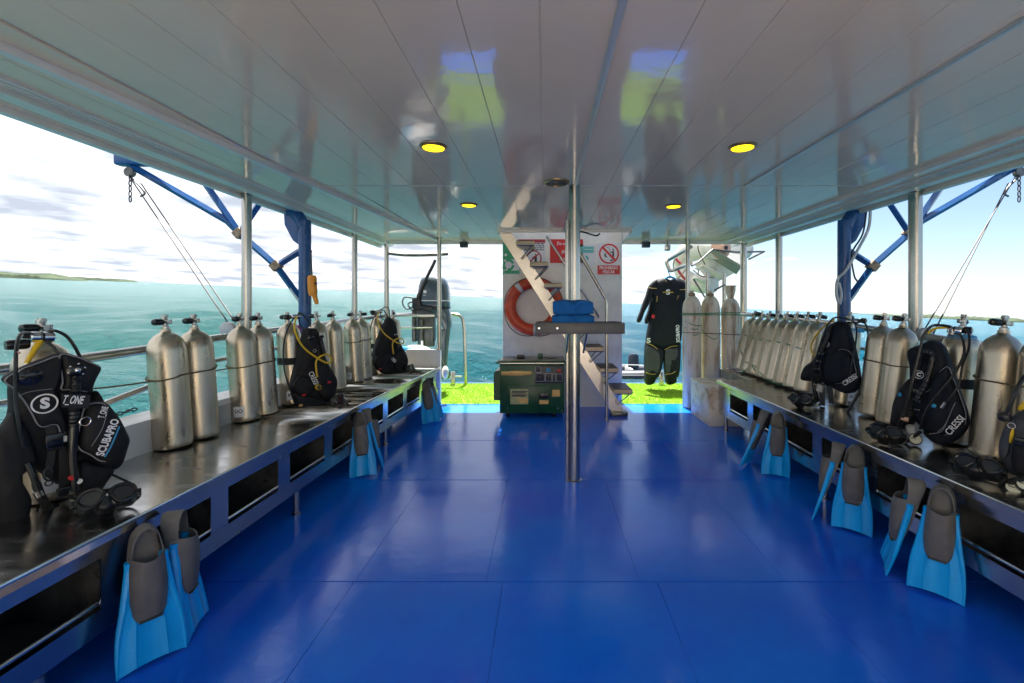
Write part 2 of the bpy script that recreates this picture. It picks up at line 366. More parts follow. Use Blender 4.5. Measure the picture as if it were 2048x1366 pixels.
island('', (at(262, 560, 1500).xy, at(120, 560, 1500).xy), 9, 120)
island('', (at(1742, 630, 900).xy, at(2600, 660, 620).xy), 7.5, 110)
island('', (at(1640, 600, 6000).xy, at(2600, 600, 5000).xy), 16, 300)
mb = MB()
for px, wd in ((1800, 9), (1990, 14)):
    p = at(px, 640, 740)
    z = sea_z(p.x, p.y-60); mb.box(p.x-wd, p.x+wd, p.y-63, p.y-56, z-1, z+.9)
structure(mb.build('beach', 'sand'))

# ------------------------------------------------------------------ deck
def XL(y): return -(1.60-.0052*max(y, 0)**2)        # front edge of the port bench (follows the hull curve)
def XR(y): return 1.90
deck = structure(MB().box(-2.6, 3.06, -6.1, 8.02, -.12, -.012).build('deck', 'deckbase'))
rows = [(-.79,-.02), (-.01,.90), (.905,2.194), (2.20,3.477), (3.483,4.497), (4.503,6.165)]
cols = [[-2.5,-.92,-.20,.50,1.16,2.98]]*3+[[-2.5,-.918,-.285,.455,1.163,2.98]]*3
cols[2] = [-2.5,-.92,-.203,.54,1.22,2.98]; cols[5] = [-2.5,-1.02,-.285,.46,1.3,2.98]
for (y0, y1), cs in zip(rows, cols):
    for x0, x1 in zip(cs[:-1], cs[1:]):
        MB().box(x0+.0005, x1-.0005, y0+.0005, y1-.0005, -.012, random.uniform(-.0008, .0), .0008, seg=1).build('deck_mat', 'mat_blue', deck)
structure(MB().box(-2.5, 2.98, 6.17, 7.78, -.012, .004).build('turf_mat', 'turf'))
rs = np.random.default_rng(5); nb = 42000
bx_, by_ = rs.uniform(-2.48, 2.96, nb), rs.uniform(6.165, 7.785, nb); an = rs.uniform(0, 6.283, nb); hb = rs.uniform(.014, .028, nb); lean = rs.normal(0, .009, (nb, 2)); wb = .0035
tri = np.zeros((nb, 3, 3)); tri[:,0] = np.stack([bx_-wb*np.cos(an), by_-wb*np.sin(an), 0*hb+.003], 1); tri[:,1] = np.stack([bx_+wb*np.cos(an), by_+wb*np.sin(an), 0*hb+.003], 1)
tri[:,2] = np.stack([bx_+lean[:,0], by_+lean[:,1], hb+.004], 1)
me = bpy.data.meshes.new('artificial_turf'); me.from_pydata(tri.reshape(-1, 3).tolist(), [], np.arange(nb*3).reshape(-1, 3).tolist()); me.materials.append(M['blade'])
o = bpy.data.objects.new('artificial_turf', me); C.objects.link(o); o['kind'] = 'stuff'; o['label'] = 'bright green artificial turf covering the stern platform'; o['category'] = 'turf'
hull = thing('boat_hull', 'white hull of the boat below the blue deck', 'hull', (.2, 1, -1.9))
def side_strip(fx, t0, t1, z0, z1, y0, y1, n=10):
    mb = MB(); ys = [y0+(y1-y0)*i/n for i in range(n+1)]; sgn = -1 if fx is XL else 1
    for ya, yb in zip(ys[:-1], ys[1:]):
        A = [Vector((fx(y)+sgn*t, y, z)) for z in (z0, z1) for (y, t) in ((ya, t0), (yb, t0), (yb, t1), (ya, t1))]
        mb.hexa(A)
    bm = bmesh.new(); vs_ = [bm.verts.new(p) for p in mb.v]
    for q in mb.f: bm.faces.new([vs_[i] for i in q])
    bmesh.ops.remove_doubles(bm, verts=bm.verts, dist=1e-4)
    # drop the internal walls between neighbouring segments
    seen = {}
    for f in bm.faces: seen.setdefault(frozenset(v.index for v in f.verts) if False else frozenset(v for v in f.verts), []).append(f)
    dead = [f for fs in seen.values() if len(fs) > 1 for f in fs]
    if dead: bmesh.ops.delete(bm, geom=dead, context='FACES_ONLY')
    bm.verts.index_update(); r_ = MB(); r_.add([v.co.copy() for v in bm.verts], [[v.index for v in f.verts] for f in bm.faces]); bm.free(); return r_
MB().hexa([(-1.6,-6.1,-1.9),(2.0,-6.1,-1.9),(2.7,7.9,-1.9),(-2.2,7.9,-1.9),(-2.62,-6.1,-.13),(3.08,-6.1,-.13),(3.06,8.0,-.13),(-2.6,8.0,-.13)]).build('hull_shell', 'hull', hull)
for fx, nm, sid in ((XL, 'white painted bulwark behind the port bench, below the rail with chains', -1), (XR, 'white painted bulwark behind the bench with the row of leaning tanks', 1)):
    y1 = 6.05 if sid < 0 else 5.95; t0, t1 = (.63, .80) if sid < 0 else (.86, 1.02)
    bw = thing('bulwark', nm, 'bulwark', (fx(2)+sid*t0, 2, 0))
    side_strip(fx, t0, t1, -.11, .66, -2.5, y1, 12).build('bulwark_wall', 'whitepaint', bw)
    side_strip(fx, t0-.006, t1+.03, .66, .70, -2.5, y1, 12).build('cap_rail', 'whitepaint', bw)
    if sid < 0:
        MB().box(-1.86, -1.40, 6.075, 6.15, -.01, .745, .006).build('end_panel', 'whitepaint', bw)
        MB().box(-2.25, -1.862, 6.055, 6.12, .40, .72, .006).build('end_panel', 'whitepaint', bw)

# unseen bow deck and deckhouse, added to bounce warm sunlight under the roof
structure(MB().box(-2.52, 2.98, -6.0, -.80, -.012, .0).build('bounce_deck', 'bounce_deck'))
wh = thing('bounce_house', 'unseen cream deckhouse block added ahead of the roof to bounce sunlight aft', 'bounce_house', (.2, -4.6, 0))
MB().box(-2.3, 2.7, -6.0, -3.9, 0, 2.4, .02).build('bounce_block', 'bounce_deck', wh)
for x in (-1.6, -.2, 1.2): MB().box(x, x+.9, -3.91, -3.885, 1.1, 1.8, .01).build('added_window', 'glass', wh)
# ------------------------------------------------------------------ roof
HC = 2.25
roof = thing('boat_roof', 'flat roof over the deck with glossy grey panelled ceiling', 'roof', (.25, 2.5, HC))
def trimL(y): return -(2.04-.092*y) if y > 0 else -2.04
def trimR(y): return 2.5
OX0, OX1, OY = -.545, 1.02, 5.5         # stair opening
edges = [.233+.25*k for k in range(-9, 11)]
def panel(x0, x1, y0, y1):
    # clip to the sloping port trim
    a0, a1 = max(x0, trimL(y0)), max(x0, trimL(y1))
    if x1-min(a0, a1) < .01: return
    xa0, xa1 = min(a0, x1-.002), min(a1, x1-.002); g = .0005
    p = [(xa0+g, y0+.002), (x1-g, y0+.002), (x1-g, y1-.002), (xa1+g, y1-.002)]
    z0 = HC; c = .0022
    def ins(q, d):
        cx_ = sum(a for a, _ in q)/4; cy_ = sum(b2 for _, b2 in q)/4
        return [(a+math.copysign(min(d, abs(a-cx_)*.5), cx_-a), b2+math.copysign(d, cy_-b2)) for a, b2 in q]
    pi_ = ins(p, c)
    vs = [(a, b2, z0) for a, b2 in pi_]+[(a, b2, z0+.002) for a, b2 in p]+[(a, b2, z0+.012) for a, b2 in p]
    MB().add(vs, [(0,1,2,3)]+[(i, 4+i, 4+(i+1) % 4, (i+1) % 4) for i in range(4)]+[(4+i, 8+i, 8+(i+1) % 4, 4+(i+1) % 4) for i in range(4)]+[(8,11,10,9)]).build('ceiling_panel', 'pvc', roof, sharp=20)
xe = [-2.267]+edges+[]
for x0, x1 in zip(xe[:-1], xe[1:]):
    x1 = min(x1, 2.497)
    if x0 >= 2.49: continue
    panel(x0, x1, -.8, 3.478)
    lo_, hi_ = max(x0, OX0), min(x1, OX1)
    if hi_-lo_ > .005:
        panel(lo_, hi_, 3.482, OY-.01)
        if lo_-x0 > .01: panel(x0, lo_, 3.482, 6.42)
        if x1-hi_ > .01: panel(hi_, x1, 3.482, 6.42)
    else: panel(x0, x1, 3.482, 6.42)
mb = MB()
for x0, x1, y0, y1 in ((-2.5, 3.0, -.8, OY), (-2.5, OX0, OY, 6.42), (OX1, 3.0, OY, 6.42)): mb.box(x0+.001, x1-.001, y0, y1, HC+.014, HC+.13)
mb.build('roof_slab', 'whitepaint', roof)
# battens and cover strips under the joints
mb = MB(); mb.box(.22, .246, -.8, OY-.02, HC-.012, HC+.004, .005); mb.build('batten', 'alu_batten', roof)
MB().box(1.515, 1.541, -.8, 3.47, HC-.012, HC+.004, .005).build('batten', 'alu_batten', roof)
MB().box(-1.72, 2.49, 3.474, 3.486, HC-.004, HC+.004, .002, seg=1).build('cover_strip', 'alu_batten', roof)
# opening frame
mb = MB(); mb.box(OX0-.03, OX1+.03, OY-.02, OY+.012, HC-.03, HC+.14); mb.build('hatch_frame', 'alu_batten', roof)
for x0 in (OX0-.024, OX1): MB().box(x0, x0+.024, OY+.013, 6.41, HC-.05, HC+.14).build('hatch_frame', 'pvc_trim', roof)
# side soffits
def strip(f0, f1, z0, z1, y0, y1, n=8):
    mb = MB(); 
    for i in range(n):
        ya, yb = y0+(y1-y0)*i/n, y0+(y1-y0)*(i+1)/n
        mb.hexa([(f0(ya), ya, z0), (f1(ya), ya, z0), (f1(yb), yb, z0), (f0(yb), yb, z0), (f0(ya), ya, z1), (f1(ya), ya, z1), (f1(yb), yb, z1), (f0(yb), yb, z1)])
    return mb
k_ = lambda c: (lambda y: c)
YA = 6.80
for sid in (-1, 1):
    tr = trimL if sid < 0 else trimR
    of = lambda d: (lambda y: tr(y)+sid*d)
    oe = -2.48 if sid < 0 else 2.99          # outer edge of the roof
    ol = lambda d: (lambda y: oe-sid*d)
    strip(of(-.004), of(.030), HC-.030, HC+.02, -.8, 6.42).build('trim_moulding', 'pvc_trim', roof)
    strip(of(.030), of(.062), HC-.018, HC+.02, -.8, 6.42).build('trim_moulding', 'pvc_trim', roof)
    strip(of(.062), of(.070), HC+.004, HC+.02, -.8, 6.42).build('black_joint', 'gap', roof)  # black line between trim moulding and soffit panel
    strip(of(.070), ol(.215), HC+.002, HC+.013, -.8, 6.42).build('soffit_panel', 'pvc', roof)
    for q in range(3):
        d = .225+.035*q
        if sid > 0 or True: strip(ol(d+.012), ol(d), HC-.008-.002*q, HC+.003, -.8, 6.42).build('soffit_rib', 'pvc_trim', roof)
    strip(ol(.215), ol(.135), HC-.030, HC+.012, -.8, YA).build('edge_beam', 'fascia', roof)
    strip(ol(.133), ol(.045), HC-.018, HC+.012, -.8, YA).build('gutter', 'pvc', roof)
    strip(ol(.043), ol(0), HC-.048, HC+.16, -.8, YA).build('fascia', 'fascia', roof)
for x0, x1 in ((-2.25, OX0-.03), (OX1+.03, 2.76)):
    MB().box(x0, x1, 6.425, 6.47, HC-.045, HC+.16, .004).build('fascia', 'fascia', roof)
# ------------------------------------------------------------------ posts
def post(x, y, r, z0, z1, label, name='roof_post', rt=None):
    t_ = thing(name, label, 'post', (x, y, z0), group=None)
    MB().cyl((x, y, z0), (x, y, z1), r, 24).build('post_tube', 'steel', t_)
    MB().lathe([(r*1.5, 0), (r*1.5, .008), (r*1.02, .012)], (x, y, z0), n=24).build('base_flange', 'steel', t_)
    MB().lathe([(r*1.02, -.012), (r*1.35, -.008), (r*1.35, 0.0)], (x, y, z1), n=24).build('top_flange', 'steel', t_); return t_
post(-2.40, 3.66, .036, .70, HC-.014, 'steel roof post beside the port davit cables, behind two silver tanks')
post(-2.36, 5.64, .034, .0, HC-.014, 'steel roof post just aft of the blue port davit column')
post(-2.28, 6.55, .034, -.012, HC-.014, 'steel roof post beside the outboard motor rail, with bar at top')
post(-1.42, 6.11, .028, .745, HC, 'thin steel post standing on the end panel of the port bench')
post(2.91, 3.575, .046, .70, HC-.02, 'thick steel roof post near the starboard davit, behind two silver tanks')
post(2.90, 5.64, .040, .70, HC-.02, 'steel roof post behind the row of leaning silver tanks')
post(2.82, 6.46, .046, -.012, HC-.02, 'steel roof post behind the white gas cylinder with funnel neck')
post(1.96, 6.25, .030, -.012, HC+.012, 'thin steel post rising behind the bare-necked rusty white gas cylinder')
cp = thing('centre_post', 'tall polished steel pole in the middle of the deck carrying the tray', 'post', (.225, 3.48, 0))
MB().cyl((.225, 3.48, 0), (.225, 3.48, HC+.001), .044, 32).build('pole', 'steel', cp)
MB().lathe([(.056, 0), (.056, .006), (.046, .01)], (.225, 3.48, 0), n=32).build('base_collar', 'steel', cp)
MB().cyl((.168, 3.455, 0), (.168, 3.455, 1.98), .014, 14).build('side_pipe', 'steel', cp)
# tray on the pole
tr = thing('pole_tray', 'dark grey shelf tray with raised rim bolted round the centre pole', 'tray', (.25, 3.30, 1.16))
MB().box(-.052, .52, 3.13, 3.40, 1.150, 1.160).build('tray_floor', 'tray', tr)
MB().box(-.066, .548, 3.118, 3.130, 1.138, 1.215, .003).build('rim', 'tray', tr)
MB().box(-.066, -.054, 3.131, 3.42, 1.138, 1.215, .003).build('rim', 'tray', tr)
MB().box(-.053, .155, 3.40, 3.412, 1.145, 1.215, .003).build('rim', 'tray', tr)
MB().box(.28, .53, 3.40, 3.412, 1.145, 1.215, .003).build('rim', 'tray', tr)
MB().hexa([(.536,3.131,1.138),(.548,3.131,1.138),(.535,3.42,1.138),(.523,3.42,1.138),(.536,3.131,1.215),(.548,3.131,1.215),(.535,3.42,1.215),(.523,3.42,1.215)]).build('rim', 'tray', tr)
for x in (-.040, .085): MB().lathe([(.011, 0), (.011, .004), (.006, .008)], (x, 3.118, 1.177), (0,-1,0), 12).build('bolt', 'chrome', tr)
for x in (.16, .29): MB().tube([(x, 3.14, 1.148), (x, 3.43, .98)], .008, 8).build('bracket', 'steel', tr)
MB().box(.165, .285, 3.395, 3.442, 1.13, 1.16, .003).build('clamp', 'tray', tr)
def towel(z0, h, label, x0, x1, ph):
    mb = MB(); n = 22; secs = []
    prof = [(-.5,.12), (-.5,.5), (-.44,.86), (-.25,.97), (.1,1.), (.35,.96), (.48,.8), (.5,.4), (.45,.06), (0,0), (-.42,.02)]
    prof = smooth_path([(a, b2, 0) for a, b2 in prof], 4, True); kk = len(prof); vs = []
    for i in range(n+1):
        s_ = i/n; x = x0+(x1-x0)*s_; e_ = 1-.20*(abs(2*s_-1)**5)
        for p in prof:
            y = 3.245+p.x*.15*e_; z = z0+p.y*h*e_+(1-e_)*h*.4
            fold = .026*math.exp(-((s_-.5+(-.28+.5*p.y)*ph*(1 if s_ > .5 else -1))*9)**2)*(1 if p.x < -.2 else 0)
            wv_ = .007*noise.noise(Vector((x*18, p.x*5, z*20+ph)))
            vs.append((x+.006*noise.noise(Vector((s_*3, p.x*4, p.y*5+ph))), y-fold*1.2+wv_, z+wv_))
    mb.add(vs, [(i*kk+j, i*kk+(j+1) % kk, (i+1)*kk+(j+1) % kk, (i+1)*kk+j) for i in range(n) for j in range(kk)]+[tuple(range(kk)), tuple(n*kk+j for j in reversed(range(kk)))])
    return tag(mb.build('folded_towel', 'towel', None, org=((x0+x1)/2, 3.245, z0), sharp=70), label, 'towel', 'blue towels on the tray')
towel(1.160, .115, 'folded blue towel lying directly on the grey tray', .052, .345, 1)
towel(1.268, .105, 'folded blue towel stacked on top of another towel', .056, .338, -1)

# ------------------------------------------------------------------ stern tower, stairs, generator, ring, signs
tw = thing('stair_tower', 'white painted stair tower at the stern carrying signs and life ring', 'tower', (.23, 6.4, 0))
MB().box(-.557, 1.016, 6.0, 6.9, -.012, 4.3, .008).build('tower_wall', 'towerpaint', tw)  # unseen top raised to block sun through the roof opening
st = thing('stairway', 'narrow steel stairway with wooden treads climbing the white tower to the roof', 'stairs', (.4, 5.55, 0))
sa = Vector((-.50, 5.56, 2.24)); sb = Vector((.90, 5.56, .03)); dd = (sb-sa).normalized(); nn_ = Vector((dd.z, 0, -dd.x)); nn_ = -nn_ if nn_.x < 0 else nn_
mb = MB(); hh = .07
P8 = []
for yy in (5.535, 5.60):
    for p, s_ in ((sa, -1), (sb, -1), (sb, 1), (sa, 1)): q = p+nn_*hh*s_; P8.append((q.x, yy, q.z))
MB().hexa(P8).build('stringer', 'steel', st)
MB().box(.80, 1.0, 5.48, 5.66, 0, .05, .008).build('foot_plate', 'dark_steel', st)
for i in range(8):
    z = .30+.25*i; xc = .885-.165*i+.04
    tr_ = MB().box(xc-.115, xc+.105, 5.34, 5.80, z, z+.045, .004).build('tread', 'wood', st)
    MB().box(xc-.108, xc+.098, 5.345, 5.795, z+.0455, z+.050).build('tread_grip', 'treadtop', tr_)
    for yy in (5.36, 5.78): MB().tube([(xc+.085, yy, z), (xc-.055, yy*.5+5.57*.5, z-.15)], .007, 6).build('tread_brace', 'dark_steel', tr_)
    MB().tube([(xc-.095, 5.36, z-.006), (xc+.095, 5.36, z-.006)], .009, 6).build('tread_rail', 'steel', tr_)
ya = 5.31
MB().tube([(.235, ya, HC-.01), (.70, ya, 1.43), (.716, ya, 1.40), (.72, ya, 1.36), (.72, ya, 0)], .019, 12).build('handrail', 'steel', st)
yb = 5.86
MB().tube([(.02, yb, HC-.02), (.66, yb, 1.25), (.69, yb+.03, 1.20), (.70, 6.002, 1.18)], .016, 12).build('handrail', 'steel', st)
MB().lathe([(.03, 0), (.03, .006), (.02, .008)], (.72, ya, 0), n=16).build('rail_flange', 'steel', st)
# life ring
lr = thing('life_ring', 'orange life ring hung on the white tower behind the stairs', 'life ring', (-.145, 5.90, 1.33))
c0 = Vector((-.145, 5.905, 1.325)); ringp = [c0+Vector((.305*math.cos(a), 0, .305*math.sin(a))) for a in [2*math.pi*i/64 for i in range(64)]]
MB().tube(ringp, .075, 18, True).build('ring', 'ringred', lr)
for a0 in (R(-86), R(35), R(128)):
    pts = [c0+Vector((.305*math.cos(a0+t_), 0, .305*math.sin(a0+t_))) for t_ in (-.09, -.03, .03, .09)]
    MB().tube(pts, .0775, 18).build('reflective_band', 'greywhite', lr)
pts = []
for i in range(49):
    a = 2*math.pi*i/48; k = abs(math.sin(2*a)); r_ = .375+.02*k; pts.append(c0+Vector((r_*math.cos(a), -.02-.03*k, r_*math.sin(a)-.02*k)))
MB().tube(pts, .006, 6).build('grab_line', 'rope', lr)
MB().box(-.17, -.12, 5.955, 6.001, 1.60, 1.66, .004).build('hook', 'steel', lr)
# signs
U, V_ = Vector((1,0,0)), Vector((0,0,1)); YS = 5.9985
def rect(mb, px0, py0, px1, py1, d0=0, d1=.004, Yp=YS):
    a, b2 = at(px0, py1, Yp), at(px1, py0, Yp); mb.box(a.x, b2.x, Yp-d1, Yp-d0, a.z, b2.z); return mb
def ring2d(mb, px, py, r0, r1, d0, d1, n=40, a0=0, a1=2*math.pi):
    c = at(px, py, YS); full = abs(a1-a0-2*math.pi) < 1e-6; vs = []
    for i in range(n+1):
        a = a0+(a1-a0)*i/n
        for r_ in (r0, r1):
            for d in (d0, d1): vs.append((c.x+r_*math.cos(a), YS-d, c.z+r_*math.sin(a)))
    fs = []
    for i in range(n):
        o = i*4; p = o+4; fs += [(o+1, o+3, p+3, p+1), (o+2, p+2, p+3, o+3), (o, o+1, p+1, p)]
    return mb.add(vs, fs)
def poly2d(mb, pts, d0, d1):
    P = [at(px, py, YS) for px, py in pts]; k = len(P)
    return mb.add([(p.x, YS-d0, p.z) for p in P]+[(p.x, YS-d1, p.z) for p in P], [tuple(range(k)), tuple(reversed(range(k, 2*k)))]+[(i, (i+1) % k, k+(i+1) % k, k+i) for i in range(k)])
def sign(label, px0, py0, px1, py1, m):
    a = at((px0+px1)/2, py1, YS); s_ = thing('wall_sign', label, 'sign', (a.x, YS, a.z), group='signs on the stern tower')
    rect(MB(), px0, py0, px1, py1, 0, .004).build('sign_board', m, s_); return s_
def zt(x, y): return (1000+x/8.192, 450+y/8.192)
def txt(s_, body, zx, zy, zh, m, **k): 
    px, py = zt(zx, zy); p = at(px, py, YS-.0045); return text(body, zh/8.192/F*YS*1.36, m, s_, p, U, V_, **k)
s_ = sign('white sign with a red crossed-out angler above the words PROHIBIDO PESCAR', 1194.5, 486, 1241, 549.5, 'signwhite')
px, py = zt(1785, 472)
ring2d(MB(), px, py, .112, .133, .004, .0056).build('prohibition_ring', 'signred', s_)
poly2d(MB(), [zt(1665, 375), zt(1690, 352), zt(1905, 572), zt(1880, 596)], .0043, .0060).build('prohibition_bar', 'signred', s_)
mb = MB(); ring2d(mb, *zt(1852, 404), 0, .0115, .0045, .0052, 14)
poly2d(mb, [zt(1838, 425), zt(1866, 425), zt(1868, 515), zt(1838, 515)], .0045, .0052); poly2d(mb, [zt(1845, 515), zt(1866, 515), zt(1850, 575), zt(1836, 575)], .0045, .0052)
poly2d(mb, [zt(1800, 570), zt(1842, 566), zt(1842, 592), zt(1802, 590)], .0045, .0052); poly2d(mb, [zt(1805, 452), zt(1840, 432), zt(1840, 446), zt(1805, 466)], .0045, .0052)
poly2d(mb, [zt(1812, 440), zt(1806, 442), zt(1782, 380), zt(1755, 366), zt(1742, 380), zt(1738, 378), zt(1752, 360), zt(1786, 374)], .0045, .0052)
poly2d(mb, [zt(1712, 468), zt(1730, 458), zt(1734, 500), zt(1762, 530), zt(1735, 534), zt(1706, 505)], .0045, .0052)
mb.build('pictogram', 'signblack', s_)
a = zt(1597, 662); c = zt(1966, 808); rect(MB(), a[0], a[1], c[0], c[1], .0042, .0052).build('word_panel', 'signred', s_)
for body, yy in (('PROHIBIDO', 705), ('PESCAR', 771)):
    px, py = zt(1781, yy); text(body, .056, 'print', s_, at(px, py, YS-.0062), U, V_, bold=.012, depth=.0004, sx_=.82)
s_ = sign('red sign with white lettering partly hidden by the centre pole', 1100, 478.5, 1166, 526, 'signred')
for body, yy in (('Do not throw', 305), ('garbage', 428), ('overboard', 552)):
    px, py = zt(1105, yy); text(body, .062, 'print', s_, at(px, py, YS-.0045), U, V_, bold=.004, depth=.0004, sx_=.78)
s_ = sign('white notice with dark red header and a no-littering circle, behind the top treads', 1036, 478.5, 1091, 530, 'signwhite')
a = zt(300, 236); c = zt(742, 292); rect(MB(), a[0], a[1], c[0], c[1], .0042, .0052).build('header', 'signdred', s_)
mb = MB()
for i in range(4):
    x = 400
    while x < 715:
        wd = random.choice((22, 34, 48, 60)); a = zt(x, 300+33*i); c = zt(min(x+wd, 722), 318+33*i); rect(mb, a[0], a[1], c[0], c[1], .0042, .0048); x += wd+12
mb.build('print_lines', 'signblack', s_)
px, py = zt(552, 545); ring2d(MB(), px, py, .088, .105, .004, .0056).build('prohibition_ring', 'signdred', s_)
poly2d(MB(), [zt(625, 465), zt(640, 482), zt(480, 625), zt(465, 608)], .0043, .0060).build('prohibition_bar', 'signdred', s_)
mb = MB(); ring2d(mb, *zt(585, 482), 0, .010, .0045, .0052, 14); poly2d(mb, [zt(565, 500), zt(605, 500), zt(605, 600), zt(565, 600)], .0045, .0052); poly2d(mb, [zt(520, 545), zt(567, 505), zt(567, 520), zt(528, 556)], .0045, .0052)
mb.build('pictogram', 'signblack', s_)
s_ = sign('green recycling sign at the edge of the tower behind the stair stringer', 1005.5, 484, 1040, 550, 'signgreen')
a = zt(62, 545); c = zt(330, 820); rect(MB(), a[0], 519, 1039, c[1], .0042, .0048).build('pale_field', 'signwhite', s_)
px, py = zt(140, 655); ring2d(MB(), px, py, .045, .078, .0045, .0056, 24, .3, 2.1).build('arrow', 'signgreen', s_); ring2d(MB(), px, py, .045, .078, .0045, .0056, 24, 2.4, 4.2).build('arrow', 'signgreen', s_); ring2d(MB(), px, py, .045, .078, .0045, .0056, 24, 4.5, 6.3).build('arrow', 'signgreen', s_)
a = zt(68, 745); c = zt(312, 800); rect(MB(), a[0], a[1], c[0], c[1], .0045, .0056).build('word_panel', 'signgreen', s_)
px, py = zt(95, 490); ring2d(MB(), px, py, 0, .018, .0042, .0052, 16).build('emblem', 'signwhite', s_)
s_ = sign('white notice with a teal header beside the angler sign', 1158, 488.5, 1191, 531, 'signwhite')
for y0, y1 in ((355, 395), (405, 455)): a = zt(1300, y0); c = zt(1535, y1); rect(MB(), a[0], a[1], c[0], c[1], .0042, .0052).build('header', 'signteal', s_)
poly2d(MB(), [zt(1395, 510), zt(1425, 495), zt(1460, 560), zt(1432, 578)], .0042, .0052).build('pictogram', 'signteal', s_)
# generator
gn = thing('generator', 'dark green cabinet generator standing before the white tower', 'generator', (-.16, 5.6, 0))
YG = 5.40
def zg(x, y): return (980+x/8.5375, 690+y/8.5375)
def gp(x, y, Yp=YG): px, py = zg(x, y); return at(px, py, Yp)
a, c = gp(165, 1165), gp(1270, 335)
MB().box(a.x, c.x, YG, YG+.46, .055, c.z, .012).build('cabinet', 'gen', gn)
t0_ = gp(150, 335); MB().box(a.x-.012, c.x+.01, YG-.014, YG+.47, t0_.z+.001, t0_.z+.045, .01).build('lid', 'gen', gn)
MB().box(a.x+.01, c.x-.01, YG+.02, YG+.45, t0_.z+.0455, t0_.z+.05).build('lid_top', 'gentop', gn)
MB().box(a.x+.0, c.x-.0, YG-.017, YG-.0142, t0_.z+.012, t0_.z+.022).build('lid_trim', 'valve', gn)
q0, q1 = gp(55, 960), gp(165, 470)
MB().prism([(q0.x, q0.z), (a.x+.001, q0.z), (a.x+.001, q1.z+.02), (q0.x+.02, q1.z+.01), (q0.x, q1.z-.02)], YG+.05, YG+.40, lambda x, z, y: (x, y, z)).build('air_duct', 'gen', gn)
MB().tube([(a.x-.008, YG+.05, c.z+.015), (a.x-.045, YG+.05, c.z+.012), (a.x-.045, YG+.30, c.z+.012), (a.x-.008, YG+.30, c.z+.015)], .009, 8).build('handle', 'gen', gn)
q0, q1 = gp(770, 655), gp(1250, 355); MB().box(q0.x, q1.x, YG-.006, YG-.0005, q0.z, q1.z, .003).build('control_panel', 'panelblack', gn)
mb = MB()
for x0, y0, x1, y1 in ((775,365,870,470), (780,478,940,620), (945,478,1055,620), (1065,490,1120,620), (1130,490,1235,620)):
    for (u0, v0, u1, v1) in ((x0,y0,x1,y0+5), (x0,y1-5,x1,y1), (x0,y0,x0+5,y1), (x1-5,y0,x1,y1)): p, q = gp(u0, v1), gp(u1, v0); mb.box(p.x, q.x, YG-.0085, YG-.0061, p.z, q.z)
mb.build('outlet_frames', 'greywhite', gn)
for x0, y0, x1, y1, mm in ((965,395,1030,455,'printblue'), (1150,405,1210,465,'red')): p, q = gp(x0, y1), gp(x1, y0); MB().box(p.x, q.x, YG-.016, YG-.0062, p.z, q.z, .002).build('switch', mm, gn)
for x, y, r_ in ((1000,545,.022), (825,420,.016), (860,545,.024)): p = gp(x, y); MB().lathe([(r_, 0), (r_, .008), (r_*.7, .010), (r_*.6, .004)], (p.x, YG-.006, p.z), (0,-1,0), 18).build('socket', 'blackgloss', gn)
p, q = gp(190, 520), gp(710, 450); MB().box(p.x, q.x, YG-.005, YG-.0005, p.z, q.z, .0045).build('badge', 'gold', gn)
p, q = gp(322, 528), gp(572, 442); bd = MB().box(p.x, q.x, YG-.009, YG-.0052, p.z, q.z, .004).build('badge_plate', 'gold', gn)
c_ = gp(447, 485); text('Jadever', .045, 'bronze', gn, (c_.x, YG-.0095, c_.z), U, V_, bold=.006)
p, q = gp(300, 1050), gp(1035, 690); MB().box(p.x, q.x, YG-.010, YG-.0005, p.z, q.z, .006).build('service_door', 'gen', gn)
p, q = gp(348, 1008), gp(655, 748); MB().box(p.x, q.x, YG-.012, YG-.0102, p.z, q.z).build('rating_sticker', 'sticker', gn)
mb = MB()
for i, y in enumerate((790, 815, 850, 870)): p, q = gp(372, y+9), gp(640-30*(i % 2), y-9); mb.box(p.x, q.x, YG-.0130, YG-.0121, p.z, q.z)
mb.build('sticker_print', 'signblack', gn)
p, q = gp(490, 985), gp(648, 905); MB().box(p.x, q.x, YG-.0132, YG-.0122, p.z, q.z).build('sticker_print', 'gold', gn)
p, q = gp(835, 905), gp(1000, 815); MB().box(p.x, q.x, YG-.020, YG-.0102, p.z, q.z, .006).build('latch', 'blackgloss', gn)
p, q = gp(845, 1005), gp(1000, 938); MB().box(p.x, q.x, YG-.012, YG-.0102, p.z, q.z).build('sticker', 'gold', gn)
p, q = gp(1062, 880), gp(1195, 765); MB().box(p.x, q.x, YG-.002, YG-.0005, p.z, q.z).build('warning_sticker', 'gold', gn)
for x, y in ((300,1080), (1160,1082), (1228,1125)): p = gp(x, y); MB().lathe([(.006, 0), (.006, .003), (.003, .005)], (p.x, YG, p.z), (0,-1,0), 10).build('bolt', 'chrome', gn)
for x in (a.x+.09, c.x-.12):
    for y in (YG+.06, YG+.40): MB().lathe([(.045, -.02), (.05, -.012), (.05, .012), (.045, .02)], (x, y, .05), (1,0,0), 20).build('wheel', 'black', gn)
ob = MB(); zt_ = t0_.z+.05; p = gp(530, 200, YG+.2)
o_ = thing('battery_clamp', 'black jumper clamp lying on top of the green generator', 'clamp', (p.x, YG+.2, zt_))
MB().box(p.x-.05, p.x+.045, YG+.17, YG+.23, zt_, zt_+.045, .012).build('clamp_body', 'black', o_); MB().tube([(p.x-.045, YG+.2, zt_+.02), (p.x-.10, YG+.2, zt_+.012)], .006, 6).build('jaw', 'valve', o_)
p = gp(860, 130, YG+.2)
o_ = thing('cable_plug', 'green plug lying on top of the green generator', 'plug', (p.x, YG+.2, zt_))
